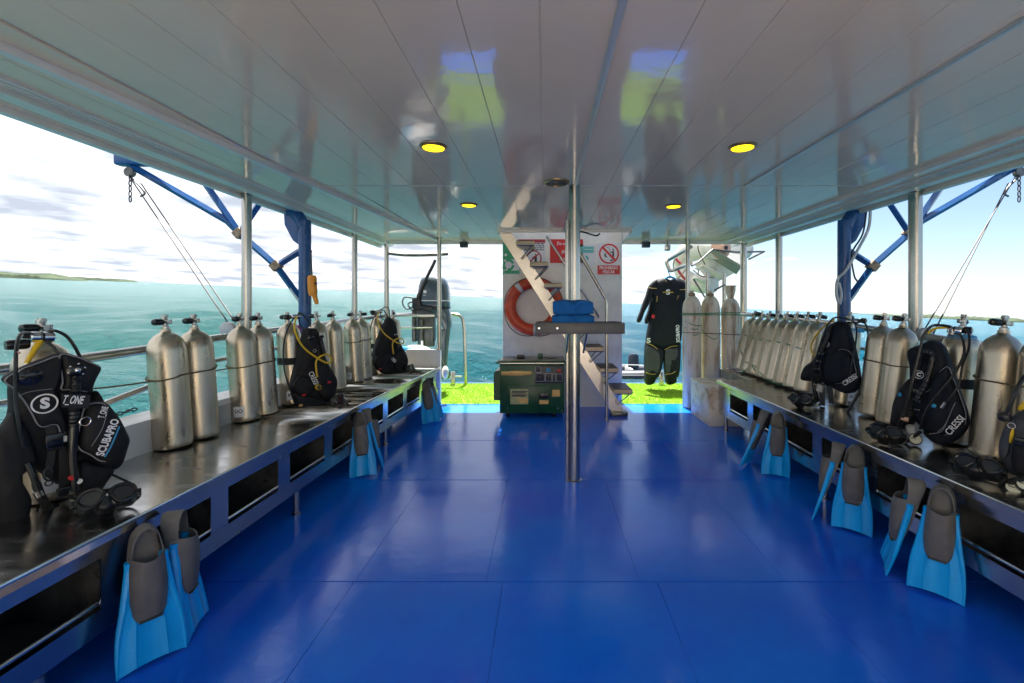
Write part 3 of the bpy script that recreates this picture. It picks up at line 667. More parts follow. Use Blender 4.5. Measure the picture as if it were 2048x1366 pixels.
MB().box(p.x-.03, p.x+.03, YG+.18, YG+.23, zt_, zt_+.06, .01, rot=None).build('plug_body', 'gen', o_); MB().tube(smooth_path([(p.x+.03, YG+.2, zt_+.02), (p.x+.12, YG+.18, zt_+.006), (p.x+.2, YG+.22, zt_+.006)]), .005, 6).build('cord', 'black', o_)

# ------------------------------------------------------------------ benches
def bench(fx, sid, y0, y1, apertures, feet, label, depth):
    t_ = thing('storage_bench', label, 'bench', (fx((y0+y1)/2)+sid*.3, (y0+y1)/2, 0))
    side_strip(fx, -.012, depth, .508, .520, y0, y1, 14).build('bench_top', 'benchtop', t_)
    side_strip(fx, -.012, -.004, .482, .508, y0, y1, 14).build('front_lip', 'steel', t_)
    side_strip(fx, .010, .014, .425, .507, y0, y1, 14).build('upper_band', 'benchfront', t_)
    side_strip(fx, .010, .014, .155, .240, y0, y1, 14).build('lower_band', 'benchfront', t_)
    side_strip(fx, .014, .045, .228, .240, y0, y1, 14).build('opening_sill', 'benchfront', t_)
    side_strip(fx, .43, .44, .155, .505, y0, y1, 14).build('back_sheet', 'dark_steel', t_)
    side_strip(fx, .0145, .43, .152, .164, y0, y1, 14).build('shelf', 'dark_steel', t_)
    MB().tube([(fx(y)-sid*.010, y, .5165) for y in np.linspace(y0, y1, 40)], .0055, 8).build('edge_highlight', 'chrome', t_)  # bright tube added so the bench edge shows a highlight line
    prev = y0
    for a0, a1 in apertures+[(y1, y1)]:
        if a0-prev > .004:
            side_strip(fx, .0105, .0135, .2405, .4245, prev, a0, 1).build('upright', 'benchfront', t_)
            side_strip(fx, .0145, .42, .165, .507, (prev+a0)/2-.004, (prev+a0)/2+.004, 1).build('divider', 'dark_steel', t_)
        prev = a1
    pts = [(fx(y)+sid*.022, y, .262) for y in np.linspace(y0+.02, y1-.02, 20)]
    MB().tube(pts, .0095, 10).build('retaining_bar', 'chrome', t_)
    for yf in feet:
        x = fx(yf)+sid*.03; MB().lathe([(.026, 0), (.026, .012), (.019, .016), (.019, .15)], (x, yf, 0), n=14).build('foot', 'steel', t_)
        x = fx(yf)+sid*(depth-.05); MB().lathe([(.026, 0), (.026, .012), (.019, .016), (.019, .50)], (x, yf, 0), n=14).build('foot', 'steel', t_)
    return t_
apL = [(1.75+.525*k, 1.75+.525*k+.41) for k in range(-7, 9)]
bL = bench(XL, -1, -2.3, 6.07, apL, [-1.6, .2, 1.45, 2.9, 4.36, 5.9], 'long stainless steel bench on the side of the outboard motor, with storage openings', .628)
apR = [(1.69+.52*k, 1.69+.52*k+.41) for k in range(-7, 6)]
apR = [(a, b2) for a, b2 in apR if b2 < 4.9]
bR = bench(XR, 1, -2.3, 5.0, apR, [-1.6, .2, 1.70, 3.13, 4.85], 'long stainless steel bench on the side of the leaning tank row, with storage openings', .856)
MB().box(2.26, 2.755, 5.003, 5.90, .508, .520, .002).build('bench_extension', 'benchtop', bR)
MB().box(2.26, 2.27, 5.003, 5.90, .15, .507).build('extension_side', 'benchfront', bR)
# locker box
lb = thing('locker_box', 'rust stained white locker box at the end of the bench beside gas cylinders', 'box', (2.0, 5.34, 0))
MB().box(1.81, 2.20, 5.02, 5.64, 0, .405, .006).build('box_body', 'box', lb)
MB().box(1.80, 2.21, 5.01, 5.65, .407, .44, .008).build('lid', 'box', lb)

# ------------------------------------------------------------------ tanks
def tank_meshes():
    prof = [(.070, 0), (.086, .004), (.0915, .014), (.092, .03), (.092, .545), (.0905, .565), (.085, .590), (.074, .614), (.058, .634), (.040, .648), (.029, .654), (.026, .660), (.026, .674), (.02, .676)]
    body = MB().lathe(prof, n=36).mesh('tank_body', 'alu', sharp=45)
    v = MB().lathe([(.020, .676), (.020, .690), (.0135, .694), (.0135, .744), (.010, .750)], n=14); v.tube([(0, -.006, .716), (0, -.028, .716)], [.0135, .012], 12); v.tube([(.0, .0, .716), (.030, 0, .716)], [.010, .010], 10); v.box(.024, .034, -.012, .012, .703, .729, .003)
    v.tube([(0, 0, .742), (0, 0, .757)], [.011, .012], 12); v.tube([(0, -.013, .745), (0, .013, .745)], .0125, 12)
    valve = v.mesh('valve', 'valve')
    kn = MB().lathe([(.010, .010), (.017, .018), (.019, .026), (.019, .060), (.016, .067), (.006, .069)], (0, 0, .716), (-1, 0, 0), 14)
    knob = kn.mesh('valve_knob', 'blackgloss'); cone_ = MB().lathe([(.0905, 0), (.0935, .003), (.0935, .012), (.0915, .014)], n=36).mesh('base_ring', 'black')
    return body, valve, knob, cone_
TB = tank_meshes(); TANKS = {}
def tank(key, x, y, lean, kn, label, group=None, z0=.520, leandir=None):
    # lean: degrees outward; kn: knob heading in degrees
    sid = 1 if x > 0 else -1
    ax = Vector((0, 1, 0))*sid
    rot = Matrix.Rotation(R(lean), 3, ax) @ Matrix.Rotation(R(kn-180), 3, 'Z')
    lift = .070*math.sin(R(abs(lean)))*1.0
    t_ = thing('scuba_tank', label, 'tank', (x, y, z0+lift), rot, group)
    link_mesh('tank_body', TB[0], t_); v = link_mesh('valve', TB[1], t_); link_mesh('valve_knob', TB[2], v)
    TANKS[key] = (t_, x, y, lean, sid); return t_
def tcen(key, h):
    t_, x, y, lean, sid = TANKS[key]; return Vector((x+sid*h*math.sin(R(lean)), y, .52+h*math.cos(R(lean))))
KL = 262
tank('T0', -2.10, 1.92, 2, KL, 'silver tank mostly hidden behind the black vest with white circle logo')
tank('A1', -2.13, 2.61, 4, KL, 'bare silver tank tied in a pair, next to the vest with white circle logo')
tank('A2', -2.115, 2.805, 4, KL+4, 'yellowish silver tank tied behind the bare tank next to the rail chain')
tank('B1', -2.11, 3.22, 4, KL+10, 'silver tank with white band sticker, roped in a pair near a roof post')
tank('B2', -2.105, 3.415, 4, KL, 'silver tank without sticker, roped beside the stickered tank near a roof post')
tank('T2', -2.09, 3.78, 4, KL-6, 'silver tank carrying a black vest with a looped yellow hose, by the blue davit column')
tank('C1', -2.06, 4.20, 4, 180, 'bare silver tank standing between the blue davit column and a slimmer tank')
tank('C2', -2.04, 4.45, 3, KL, 'bare silver tank with blue valve tag beside the davit column')
tank('D1', -2.02, 4.85, 3, KL, 'bare silver tank with white sticker, roped in a pair aft of the davit')
tank('D2', -2.01, 5.05, 3, KL+100, 'bare silver tank roped to the stickered tank aft of the davit')
tank('T3', -1.98, 5.42, 3, KL-8, 'silver tank wearing a black vest at the aft end of the port bench')
tank('E1', -1.93, 5.84, 2, KL+40, 'last silver tank on the bench beside the outboard motor')
for i in range(8):
    tank('G%d' % i, 2.405, 5.62-.2*i, 15-.5*i, random.choice((330, 300, 20, 150))+random.uniform(-18, 18), ('first','second','third','fourth','fifth','sixth','seventh','last')[i]+' leaning silver tank in the green-roped row, counted from the white gas cylinders', 'leaning silver tanks on the starboard bench')
tank('T4', 2.43, 3.74, 6, 40, 'silver tank behind the dark vest beside the leaning tank row')
tank('H1', 2.40, 3.335, 7, 160, 'silver tank roped in a pair between two dark vests, next to the AC sticker')
tank('H2', 2.36, 3.10, 7, 165, 'silver tank roped in a pair between two dark vests, next to the thick roof post')
tank('T5', 2.42, 2.70, 5, 40, 'silver tank with blue valve strap behind a dark vest')
tank('I1', 2.37, 2.42, 6, 170, 'bare silver tank roped beside the charcoal and yellow vest')
tank('I2', 2.38, 2.215, 6, 170, 'bare silver tank half hidden behind the charcoal and yellow vest')
tank('T6', 2.38, 1.86, 5, 40, 'silver tank carrying the charcoal and yellow vest')
# stickers bent round the tank foot
def sticker(key, body, heading, size=.034, z=.075, wid=.9):
    t_ = TANKS[key][0]; r_ = .0927; Wm = W[t_]; loc = Wm.to_translation(); a0 = R(heading)
    rotz = (Wm.to_3x3().inverted() @ Vector((math.cos(a0), math.sin(a0), 0))); a1 = math.atan2(rotz.y, rotz.x)
    mb = MB(); n = 14; vs = []
    for i in range(n+1):
        a = a1-wid/2+wid*i/n
        for zz_, rr_ in ((z-.036, r_), (z+.036, r_), (z+.036, r_-.0012), (z-.036, r_-.0012)): vs.append((rr_*math.cos(a), rr_*math.sin(a), zz_))
    mb.add(vs, [(i*4+j, i*4+(j+1) % 4, i*4+4+(j+1) % 4, i*4+4+j) for i in range(n) for j in range(4)]); mb.build('sticker', 'print', t_, local=True)
    fn = lambda c: Wm @ Vector(((r_+.0006)*math.cos(a1+c.x/r_), (r_+.0006)*math.sin(a1+c.x/r_), z+c.y+.004))
    text(body, size, 'signblack', t_, None, None, None, name='sticker_print', bold=.02, fn=lambda c: fn(c))
sticker('T0', 'OO', -30, wid=.75); sticker('B1', 'DO', -85, wid=.8); sticker('T2', 'INDO', -55, wid=1.2); sticker('D1', 'O', -110, wid=.8); sticker('T4', 'AC', -75, wid=.7)
# tie ropes
def pair_rope(k1, k2, h, label, to=None, dz=.03, r_=.0045):
    c1, c2 = tcen(k1, h), tcen(k2, h); d = (c2-c1); d.z = 0; dn = d.normalized(); nx = Vector((-dn.y, dn.x, 0)); q = .098; pts = []
    for c_, a0 in ((c1, math.pi/2), (c2, -math.pi/2)):
        for i in range(9):
            a = a0+math.pi*i/8; v_ = dn*math.cos(a)*q+nx*math.sin(a)*q
            pts.append(c_+v_+Vector((0, 0, dz*v_.dot(dn)/q*.5)))
    t_ = thing('tie_rope', label, 'rope', pts[0]); MB().tube(smooth_path(pts, 3, True), r_, 7, True).build('rope_loop', 'rope', t_)
    if to is not None: MB().tube(smooth_path([pts[4], pts[4]*.5+Vector(to)*.5+Vector((0,0,-.01)), Vector(to)], 6), r_, 7).build('rope_tail', 'rope', t_)
    return t_
pair_rope('A1', 'A2', .42, 'tan rope tying the two tanks next to the white-circle-logo vest', (-2.40, 2.2, .92), .05)
pair_rope('B1', 'B2', .40, 'tan rope tying the two tanks near the port roof post', (-2.40, 2.95, .90))
pair_rope('D1', 'D2', .44, 'tan rope tying two tanks aft of the port davit')
pair_rope('H1', 'H2', .42, 'dark rope tying the two tanks between the dark vests', (2.80, 3.6, .95), -.02)
pair_rope('I1', 'I2', .42, 'dark rope tying the two tanks beside the charcoal and yellow vest', None, -.03)
gr = thing('lacing_rope', 'green rope lacing the leaning row of silver tanks together', 'rope', tcen('G0', .3))
def front(key, h, off=.097): 
    c_ = tcen(key, h); return c_+Vector((-.86, -.5, 0))*off
pts = [front('G0', .47)+Vector((.12, .1, .0))]+[front('G%d' % i, .47-.012*math.sin(i)-.008*i) for i in range(8)]
MB().tube(pts, .0042, 7).build('rope_run', 'grope', gr)
pts = [front('G0', .38)+Vector((-.02, .05, 0)), front('G0', .28), front('G1', .16), front('G2', .15), front('G2', .13), front('G3', .05)]; MB().tube(smooth_path(pts, 5), .0042, 7).build('rope_run', 'grope', gr)
pts = [front('G1', .02), front('G2', .14), front('G3', .09), front('G4', .04), front('G5', .03), front('G6', .04)]; MB().tube(smooth_path(pts, 5), .0042, 7).build('rope_run', 'grope', gr)

# ------------------------------------------------------------------ rails and chains
pl = [(-2.42, -2.2, 1.03), (-2.42, 1.2, 1.035), (-2.41, 2.0, 1.047), (-2.405, 2.74, 1.068), (-2.40, 3.3, 1.095), (-2.38, 3.95, 1.115), (-2.36, 4.9, 1.14), (-2.32, 6.0, 1.175), (-2.28, 6.55, 1.19)]
rl = thing('side_rail', 'stainless guard rail along the side with the outboard motor', 'rail', (-2.4, 2, .70))
MB().tube(smooth_path(pl, 5), .027, 14).build('top_rail', 'steel', rl)
MB().tube([(-2.42, -2.2, .885), (-2.41, 1.6, .893), (-2.405, 2.28, .902)], .015, 12).build('mid_rail', 'steel', rl)
MB().tube([(-2.40, 3.12, .925), (-2.39, 3.7, .945), (-2.36, 4.9, .98), (-2.28, 6.55, 1.03)], .015, 12).build('mid_rail', 'steel', rl)
MB().tube(smooth_path([(-2.40, 2.75, .84), (-2.40, 2.50, .80), (-2.40, 2.40, .775), (-2.40, 2.36, .74), (-2.40, 2.35, .70)], 4), .017, 10).build('gate_bracket', 'steel', rl)
for y in (-1.2, .6, 1.5, 3.14, 4.9): MB().cyl((-2.40-.008*(y < 3), y, .69), (-2.40+.01*(y > 4), y, 1.05), .014, 10).build('stanchion', 'steel', rl)
def chain(pts, label, s_=.018, r_=.004):
    P = smooth_path(pts, 12); t_ = thing('chain', label, 'chain', P[0]); acc = 0; last = P[0]; mb = MB(); k = 0
    for p in P[1:]:
        if (p-last).length >= s_*1.35:
            d = (p-last).normalized(); u = d.orthogonal().normalized(); q = d.cross(u)
            if k % 2: u, q = q, u
            c_ = (p+last)/2; ring = [c_+d*(s_*math.cos(a_))+u*(s_*.55*math.sin(a_)) for a_ in [2*math.pi*i/10 for i in range(10)]]
            mb.tube(ring, r_, 5, True); last = p; k += 1
    mb.build('links', 'wire', t_); return t_
chain([(-2.405, 2.28, .74), (-2.42, 2.45, .715), (-2.42, 2.7, .722)], 'rusty chain lying by the port rail gate on the bulwark cap')
chain([(-2.405, 3.12, 1.00), (-2.40, 3.00, .975), (-2.40, 2.92, .93)], 'short rusty chain clipped to the rail between two tank pairs', .016)
pr = [(2.88, -2.2, 1.00), (2.88, 1.5, 1.02), (2.87, 2.8, 1.06), (2.86, 3.5, 1.105), (2.85, 4.6, 1.16), (2.84, 5.6, 1.195), (2.80, 6.46, 1.215)]
r2 = thing('side_rail', 'stainless guard rail behind the leaning row of tanks', 'rail', (2.88, 2, .70))
MB().tube(smooth_path(pr, 5), .029, 14).build('top_rail', 'steel', r2)
MB().tube([(2.88, -2.2, .85), (2.88, 2, .86), (2.86, 3.5, .93), (2.80, 6.4, 1.02)], .015, 12).build('mid_rail', 'steel', r2)
for y in (-1, .9, 2.55, 4.5): MB().cyl((2.865, y, .69), (2.865, y, 1.03), .014, 10).build('stanchion', 'steel', r2)
sr = thing('stern_rail', 'steel stern rail bending down to the green turf beside the outboard motor', 'rail', (-1.37, 7.72, 0))
MB().tube([(-2.28, 6.60, 1.19), (-2.28, 7.5, 1.19), (-2.24, 7.66, 1.19), (-2.12, 7.72, 1.19)]+smooth_path([(-1.60, 7.72, 1.19), (-1.46, 7.72, 1.17), (-1.395, 7.72, 1.10), (-1.37, 7.72, .9)], 4)+[(-1.34, 7.72, .0)], .030, 12).build('rail_pipe', 'steel', sr)
MB().tube([(-2.28, 6.60, .99), (-2.26, 6.86, 1.0), (-1.70, 6.86, 1.01)], .015, 10).build('motor_bar', 'steel', sr)
MB().tube([(-2.28, 6.60, 1.185), (-2.24, 6.86, 1.19), (-1.66, 6.86, 1.19)], .024, 10).build('motor_bar', 'steel', sr)
MB().tube(smooth_path([(-2.26, 6.55, 2.09), (-2.0, 6.56, 2.065), (-1.6, 6.57, 2.07), (-1.40, 6.58, 2.085)], 5), .024, 10).build('upper_bar', 'dark_steel', sr)
def bollard(x, y, label):
    t_ = thing('mooring_bollard', label, 'bollard', (x, y, 0)); MB().lathe([(.06, 0), (.06, .008), (.04, .014), (.04, .22), (.036, .228)], (x, y, .0), n=20).build('bollard_post', 'steel', t_)
    MB().cyl((x-.15, y, .15), (x+.15, y, .15), .012, 10).build('cross_bar', 'steel', t_)
bollard(-1.54, 7.62, 'steel mooring bollard with cross bar beside the stern rail'); bollard(1.95, 7.62, 'steel mooring bollard with cross bar behind the hanging wetsuit')
# ------------------------------------------------------------------ davits
def davit(sid, x, Y0, label, nodes):
    t_ = thing('davit_crane', label, 'davit', (x, Y0, -.11))
    col = [(x, Y0, -.012 if sid < 0 else -.012), (x, Y0, 1.95), (x+sid*.015, Y0, 2.08), (x+sid*.07, Y0, 2.19), (x+sid*.2, Y0, 2.29), (x+sid*.5, Y0, 2.42), (x+sid*1.2, Y0, 2.66), (x+sid*1.9, Y0, 2.86)]
    MB().tube(smooth_path(col, 5), .056, 18).build('column', 'blue', t_)
    MB().prism([(x+sid*.045, 2.17), (x+sid*.20, 2.26), (x+sid*.19, 2.10), (x+sid*.11, 1.95), (x+sid*.045, 1.90)], Y0-.006, Y0+.006, lambda a_, b2, d: (a_, d, b2)).build('gusset', 'blue', t_)
    def bar(p, q, m_='blue', r_=.032): MB().tube([Vector((p[0], Y0, p[1])), Vector((q[0], Y0, q[1]))], [r_, r_], 4).build('truss_bar', m_, t_)
    A0 = (x+sid*.03, 1.38); n1_, n2_ = (x+sid*.27, 1.71), (x+sid*.62, 2.02); nt_ = (x+sid*1.75, 2.72)
    bar(A0, n1_); bar(n1_, n2_); bar(n1_, (x, 1.88)); bar(n2_, (x+sid*.95, 2.5)); bar(n2_, (x+sid*.38, 2.38)); bar((x+sid*.74, 2.14), nt_); bar(n2_, (x+sid*.74, 2.14))
    for c_, m_ in ((n1_, 'rust'), (n2_, 'rust')): MB().box(c_[0]-.045, c_[0]+.045, Y0-.04, Y0+.04, c_[1]-.04, c_[1]+.04, .01, rot=Matrix.Rotation(R(40*sid), 3, 'Y')).build('joint_patch', m_, t_)
    MB().tube([Vector((A0[0]+sid*.01, Y0, A0[1]+.01)), Vector((x+sid*.12, Y0, 1.50))], .034, 4).build('worn_end', 'greywhite', t_)
    MB().box(x+sid*1.63-.15, x+sid*1.63+.15, Y0-.05, Y0+.05, 2.66, 2.80, .02).build('head_block', 'blue', t_)
    return t_
DX, DY = -2.28, 4.32
d1 = davit(-1, DX, DY, 'blue steel davit crane outside the rail near the orange pendant control', None)
d2 = davit(1, 2.84, DY, 'blue steel davit crane beside the row of leaning tanks', None)
def cables(sid, x, label, end, ends2):
    t_ = thing('hoist_cable', label, 'cable', end)
    hx = x+sid*1.66
    MB().lathe([(.045, -.02), (.045, .02)], (hx, DY, 2.60), (0,1,0), 18).build('pulley', 'dark_steel', t_)
    MB().tube([(hx-.02, DY, 2.58), end], .0055, 6).build('wire', 'wire', t_); MB().tube([(hx+.10*(-sid), DY, 2.50), ends2], .0055, 6).build('wire', 'wire', t_)
    mb = MB()
    for i in range(5):
        c_ = Vector((hx-.02*sid, DY-.02, 2.54-.05*i)); mb.tube([c_+Vector((.012*math.sin(a_) if i % 2 else 0, 0 if i % 2 else .012*math.sin(a_), .03*math.cos(a_))) for a_ in [2*math.pi*j/10 for j in range(10)]], .005, 5, True)
    mb.build('chain_links', 'wire', t_)
    MB().tube(smooth_path([(hx, DY, 2.56), (hx-sid*.06, DY, 2.50), (hx-sid*.10, DY, 2.46), (hx-sid*.14, DY, 2.40), (hx-sid*.10, DY, 2.37)], 5), .009, 8).build('hook', 'dark_steel', t_)
    MB().lathe([(.03, -.03), (.055, -.02), (.055, .02), (.03, .03)], Vector(end)+Vector((.02*sid, 0, -.02)), (0,1,0), 18).build('lower_block', 'greywhite', t_)
    return t_
cables(-1, DX, 'pair of thin hoist wires running from the port davit to the rail', Vector((-2.46, 3.56, 1.17)), Vector((-2.42, 3.56, 1.20)))
cables(1, 2.84, 'pair of thin hoist wires running from the starboard davit to the rail', Vector((2.865, 3.45, 1.13)), Vector((2.865, 3.36, 1.12)))
hz = thing('control_cable', 'grey control cable looped beside the starboard davit column', 'cable', (2.8, 4.25, 1.25))
MB().tube(smooth_path([(3.02, 4.22, 2.25), (3.00, 4.22, 2.05), (2.90, 4.22, 1.85), (2.79, 4.22, 1.66), (2.73, 4.24, 1.58), (2.715, 4.24, 1.45), (2.745, 4.24, 1.35), (2.76, 4.24, 1.45), (2.735, 4.24, 1.55)], 6), .013, 8).build('cable_loop', 'greywhite', hz)
MB().tube([(2.735, 4.24, 1.37), (2.73, 4.24, 1.10)], .008, 6).build('cable_tail', 'rust', hz)
MB().tube(smooth_path([(3.0, 4.24, 2.24), (2.96, 4.24, 2.0), (2.86, 4.24, 1.82), (2.88, 4.24, 1.62), (2.91, 4.24, 1.56)], 5), .008, 6).build('black_lead', 'black', hz)
pc = thing('pendant_control', 'orange hoist pendant control hanging by the blue davit column', 'controller', at(625, 605, 4.25))
MB().loft([(at(0,592,4.25).z, at(626,0,4.25).x, 4.25, .030, .030), (at(0,585,4.25).z, at(625.5,0,4.25).x, 4.25, .040, .034), (at(0,556,4.25).z, at(624,0,4.25).x, 4.25, .040, .034), (at(0,551,4.25).z, at(624,0,4.25).x, 4.25, .030, .026)], 16).build('housing', 'orange', pc)
MB().tube([at(628, 588, 4.25), at(634, 608, 4.25)], [.026, .018], 10).build('grip_boot', 'orange', pc)
MB().tube([at(624, 552, 4.25), at(622, 506, 4.25), Vector((-2.2, 4.29, 1.85))], .007, 6).build('cord', 'black', pc)
MB().lathe([(.010, 0), (.012, .012)], at(627, 567, 4.25)+Vector((.025, -.02, 0)), (1,-.5,0), 10).build('button', 'blackgloss', pc)

# ------------------------------------------------------------------ white gas cylinders
def gas_cyl(x, y, h, label, funnel=False):
    t_ = thing('gas_cylinder', label, 'gas cylinder', (x, y, 0))
    pr_ = [(.10, 0), (.117, .012), (.119, .03), (.119, h-.17), (.116, h-.13), (.104, h-.08), (.080, h-.035), (.055, h-.008), (.042, h)]
    MB().lathe(pr_, (x, y, 0), n=32).build('cylinder_body', 'cyl', t_)
    if funnel: MB().lathe([(.040, h-.002), (.043, h+.02), (.062, h+.09), (.066, h+.16), (.078, h+.165), (.078, h+.172), (.03, h+.172)], (x, y, 0), n=24).build('valve_guard', 'cyl', t_)
    else:
        MB().lathe([(.042, h-.003), (.044, h), (.044, h+.035), (.038, h+.04)], (x, y, 0), n=20).build('neck_ring', 'rust', t_)
        MB().lathe([(.026, h+.039), (.026, h+.07), (.018, h+.075)], (x, y, 0), n=12).build('neck_plug', 'cyl', t_)
    return t_
gas_cyl(1.93, 5.98, 1.46, 'rust streaked white gas cylinder nearest the hanging wetsuit')
gas_cyl(2.20, 6.05, 1.46, 'rust streaked white gas cylinder between two other white cylinders')
gas_cyl(2.475, 6.07, 1.43, 'white gas cylinder with funnel shaped valve guard beside the leaning tanks', True)
gr2 = thing('cylinder_rope', 'green rope wound round the three white gas cylinders', 'rope', (1.93, 5.86, 1.2))
def hugs(z, dz=0, m_='grope', r_=.0055):
    cs = [Vector((1.93, 5.98, z)), Vector((2.20, 6.05, z+dz*.5)), Vector((2.475, 6.07, z+dz))]; pts = []
    for a_ in range(100, 281, 20): pts.append(cs[0]+Vector((math.cos(R(a_)), math.sin(R(a_)), 0))*.125)
    pts.append(cs[1]+Vector((0, -.125, 0)))
    for a_ in range(-90, 91, 20): pts.append(cs[2]+Vector((math.cos(R(a_)), math.sin(R(a_)), 0))*.125)
    pts.append(cs[1]+Vector((0, .125, 0)))
    MB().tube(smooth_path(pts, 3, True), r_, 7, True).build('rope_loop', m_, gr2)
hugs(1.215); hugs(1.232, .01); hugs(.985, -.03, 'wire', .004)
for pts in ([(1.82,5.93,1.13),(1.90,5.858,1.09),(1.98,5.862,1.075),(2.05,5.95,1.08)], [(1.82,5.93,1.05),(1.93,5.853,1.03),(2.04,5.93,1.05)], [(2.07,6.04,1.02),(2.14,5.94,.93),(2.22,5.925,.90),(2.31,6.0,.98)], [(1.82,5.95,.98),(1.93,5.853,.955),(2.04,5.93,.98)]):
    MB().tube(smooth_path(pts, 5), .005, 7).build('rope_run', 'grope', gr2)

# ------------------------------------------------------------------ fins
def fin_meshes():
    L_ = .50
    # blade: lengthwise strips with two ridges and stiff side rails
    prof = [(0.0, .100), (.06, .098), (.14, .090), (.22, .074), (.30, .060), (.36, .052)]
    us = [-1, -.86, -.5, -.46, -.42, 0, .42, .46, .5, .86, 1]; rid = {-.46: .004, .46: .004}
    vs = []; 
    for z, hw in prof:
        th_ = .004+.010*(z/.36)
        for side in (-1, 1):
            for u in us: vs.append((u*hw, side*(th_/2)+(-rid.get(u, 0) if side < 0 else rid.get(u, 0))-.012*(z/.36)**2, z+(.012*(1-u*u)-.006 if z == 0 else 0)+ (0.006 if z == 0 else 0)))
    k = len(us); fs = []; n = len(prof)
    for i in range(n-1):
        for s_ in (0, 1):
            o = i*2*k+s_*k; p = (i+1)*2*k+s_*k
            for j in range(k-1): fs.append((o+j, o+j+1, p+j+1, p+j))
        for j in (0, k-1): fs.append((i*2*k+j, i*2*k+k+j, (i+1)*2*k+k+j, (i+1)*2*k+j))
    for i in (0, n-1):
        for j in range(k-1): fs.append((i*2*k+j, i*2*k+j+1, i*2*k+k+j+1, i*2*k+k+j))
    blade = MB().add(vs, fs).mesh('blade', 'fin', sharp=50)
    rails = []
    for s_ in (-1, 1):
        pts = [(s_*(hw-.002), -.012*(min(z, .36)/.36)**2, z) for z, hw in prof]+[(s_*.050, -.018, .385)]
        rails.append(MB().tube(smooth_path(pts, 4), [.004+.010*min(1, i/16) for i in range(len(smooth_path(pts, 4)))], 8, sy=1.1).mesh('side_rail', 'fin'))
    # foot pocket: arched vamp over a sole
    secs = [(.165, .040, .018), (.19, .050, .030), (.24, .056, .045), (.29, .058, .058), (.34, .056, .068), (.375, .053, .072)]
    vs = []; m_ = 15
    for sh in (0, .005):
        for z, hw, hh_ in secs:
            for j in range(m_):
                a_ = math.pi*j/(m_-1); rg = .004*math.exp(-((math.cos(a_)-.38)*9)**2)+.004*math.exp(-((math.cos(a_)+.38)*9)**2) if sh == 0 and z < .345 else 0
                vs.append(((hw-sh)*math.cos(a_)*1.0, -.004-(hh_-sh+rg)*math.sin(a_)**.85, z+(.025*math.cos(a_)**2 if z == .375 else 0)))
    n = len(secs); fs = []
    for b_ in (0, n*m_):
        for i in range(n-1):
            for j in range(m_-1): fs.append((b_+i*m_+j, b_+i*m_+j+1, b_+(i+1)*m_+j+1, b_+(i+1)*m_+j))
    for j in range(m_-1): o = (n-1)*m_; fs.append((o+j, o+j+1, n*m_+o+j+1, n*m_+o+j)); fs.append((j, j+1, n*m_+j+1, n*m_+j))
    mb = MB().add(vs, fs)
    mb.pillow([(-.040,.165), (-.056,.24), (-.055,.34), (-.042,.42), (-.036,.47), (0,.502), (.036,.47), (.042,.42), (.055,.34), (.056,.24), (.040,.165), (0,.155)], Vector((0,.004,0)), Vector((1,0,0)), Vector((0,0,1)), Vector((0,-1,0)), .010, 1.2)
    pk = mb.mesh('foot_pocket', 'pocket')
    path = smooth_path([(-.054, 0, .375), (-.050, 0, .42), (-.042, 0, .465), (-.022, 0, .495), (0, 0, .504), (.022, 0, .495), (.042, 0, .465), (.050, 0, .42), (.054, 0, .375)], 4)
    vs = []; K = len(path)
    for i, p in enumerate(path):
        s_ = i/(K-1); hgt = .034+.022*math.sin(math.pi*s_)**2; c_ = Vector((0, 0, .42)); d_ = (p-c_).normalized()
        for q in (p, p-d_*.005): vs += [(q.x, .006, q.z), (q.x*.9, -hgt, q.z-(.012 if hgt > .04 else 0))]
    fs = []
    for i in range(K-1):
        o = i*4; p = o+4
        for a_, b_ in ((0,1), (1,3), (3,2), (2,0)): fs.append((o+a_, o+b_, p+b_, p+a_))
    fs += [(0,1,3,2), ((K-1)*4, (K-1)*4+1, (K-1)*4+3, (K-1)*4+2)]
    heel = MB().add(vs, fs).mesh('heel_cup', 'pocket', sharp=60)
    toe = MB().box(-.034, .034, -.026, -.012, .158, .168, .003).mesh('toe_slot', 'black')
    return blade, rails, pk, heel, toe
FM = fin_meshes()
def fin(heel, tip, frontdir, label, group=None):
    heel, tip = Vector(heel), Vector(tip); z = (heel-tip).normalized(); f = Vector((frontdir[0], frontdir[1], 0)); f = (f-z*f.dot(z)).normalized(); y = -f; x = y.cross(z)
    t_ = thing('swim_fin', label, 'fin', tip, Matrix((x, y, z)).transposed(), group)
    bl = link_mesh('blade', FM[0], t_)
    for r_ in FM[1]: link_mesh('side_rail', r_, bl)
    p_ = link_mesh('foot_pocket', FM[2], t_); link_mesh('heel_cup', FM[3], p_); link_mesh('toe_slot', FM[4], p_); return t_
fg = 'blue fins leaning on the benches'
fin((-1.530, 1.735, .485), (-1.455, 1.69, .004), (.78, -.62), 'blue fin facing outward, on the bench front below the white-circle-logo vest', fg)
fin((-1.530, 1.845, .488), (-1.435, 1.885, .004), (.93, .30), 'blue fin turned sideways behind another, below the white-circle-logo vest', fg)
fin((-1.500, 3.70, .475), (-1.41, 3.53, .004), (.15, -1), 'blue fin leaning on the bench below the vest with yellow hose and orange pendant', fg)
fin((-1.500, 3.76, .478), (-1.345, 3.79, .004), (.95, .35), 'blue fin turned edgewise, leaning below the vest with yellow hose and pendant', fg)
fin((-1.415, 5.36, .475), (-1.285, 5.15, .004), (.25, -1), 'blue fin at the aft end of the bench below the last black vest', fg)
fin((-1.415, 5.47, .478), (-1.275, 5.32, .004), (.6, -.8), 'blue fin hidden behind another at the bench end near the turf', fg)
fin((1.835, 3.58, .480), (1.795, 3.545, .004), (-.28, -1), 'blue fin facing out, leaning on the bench below the vest beside the tank row', fg)
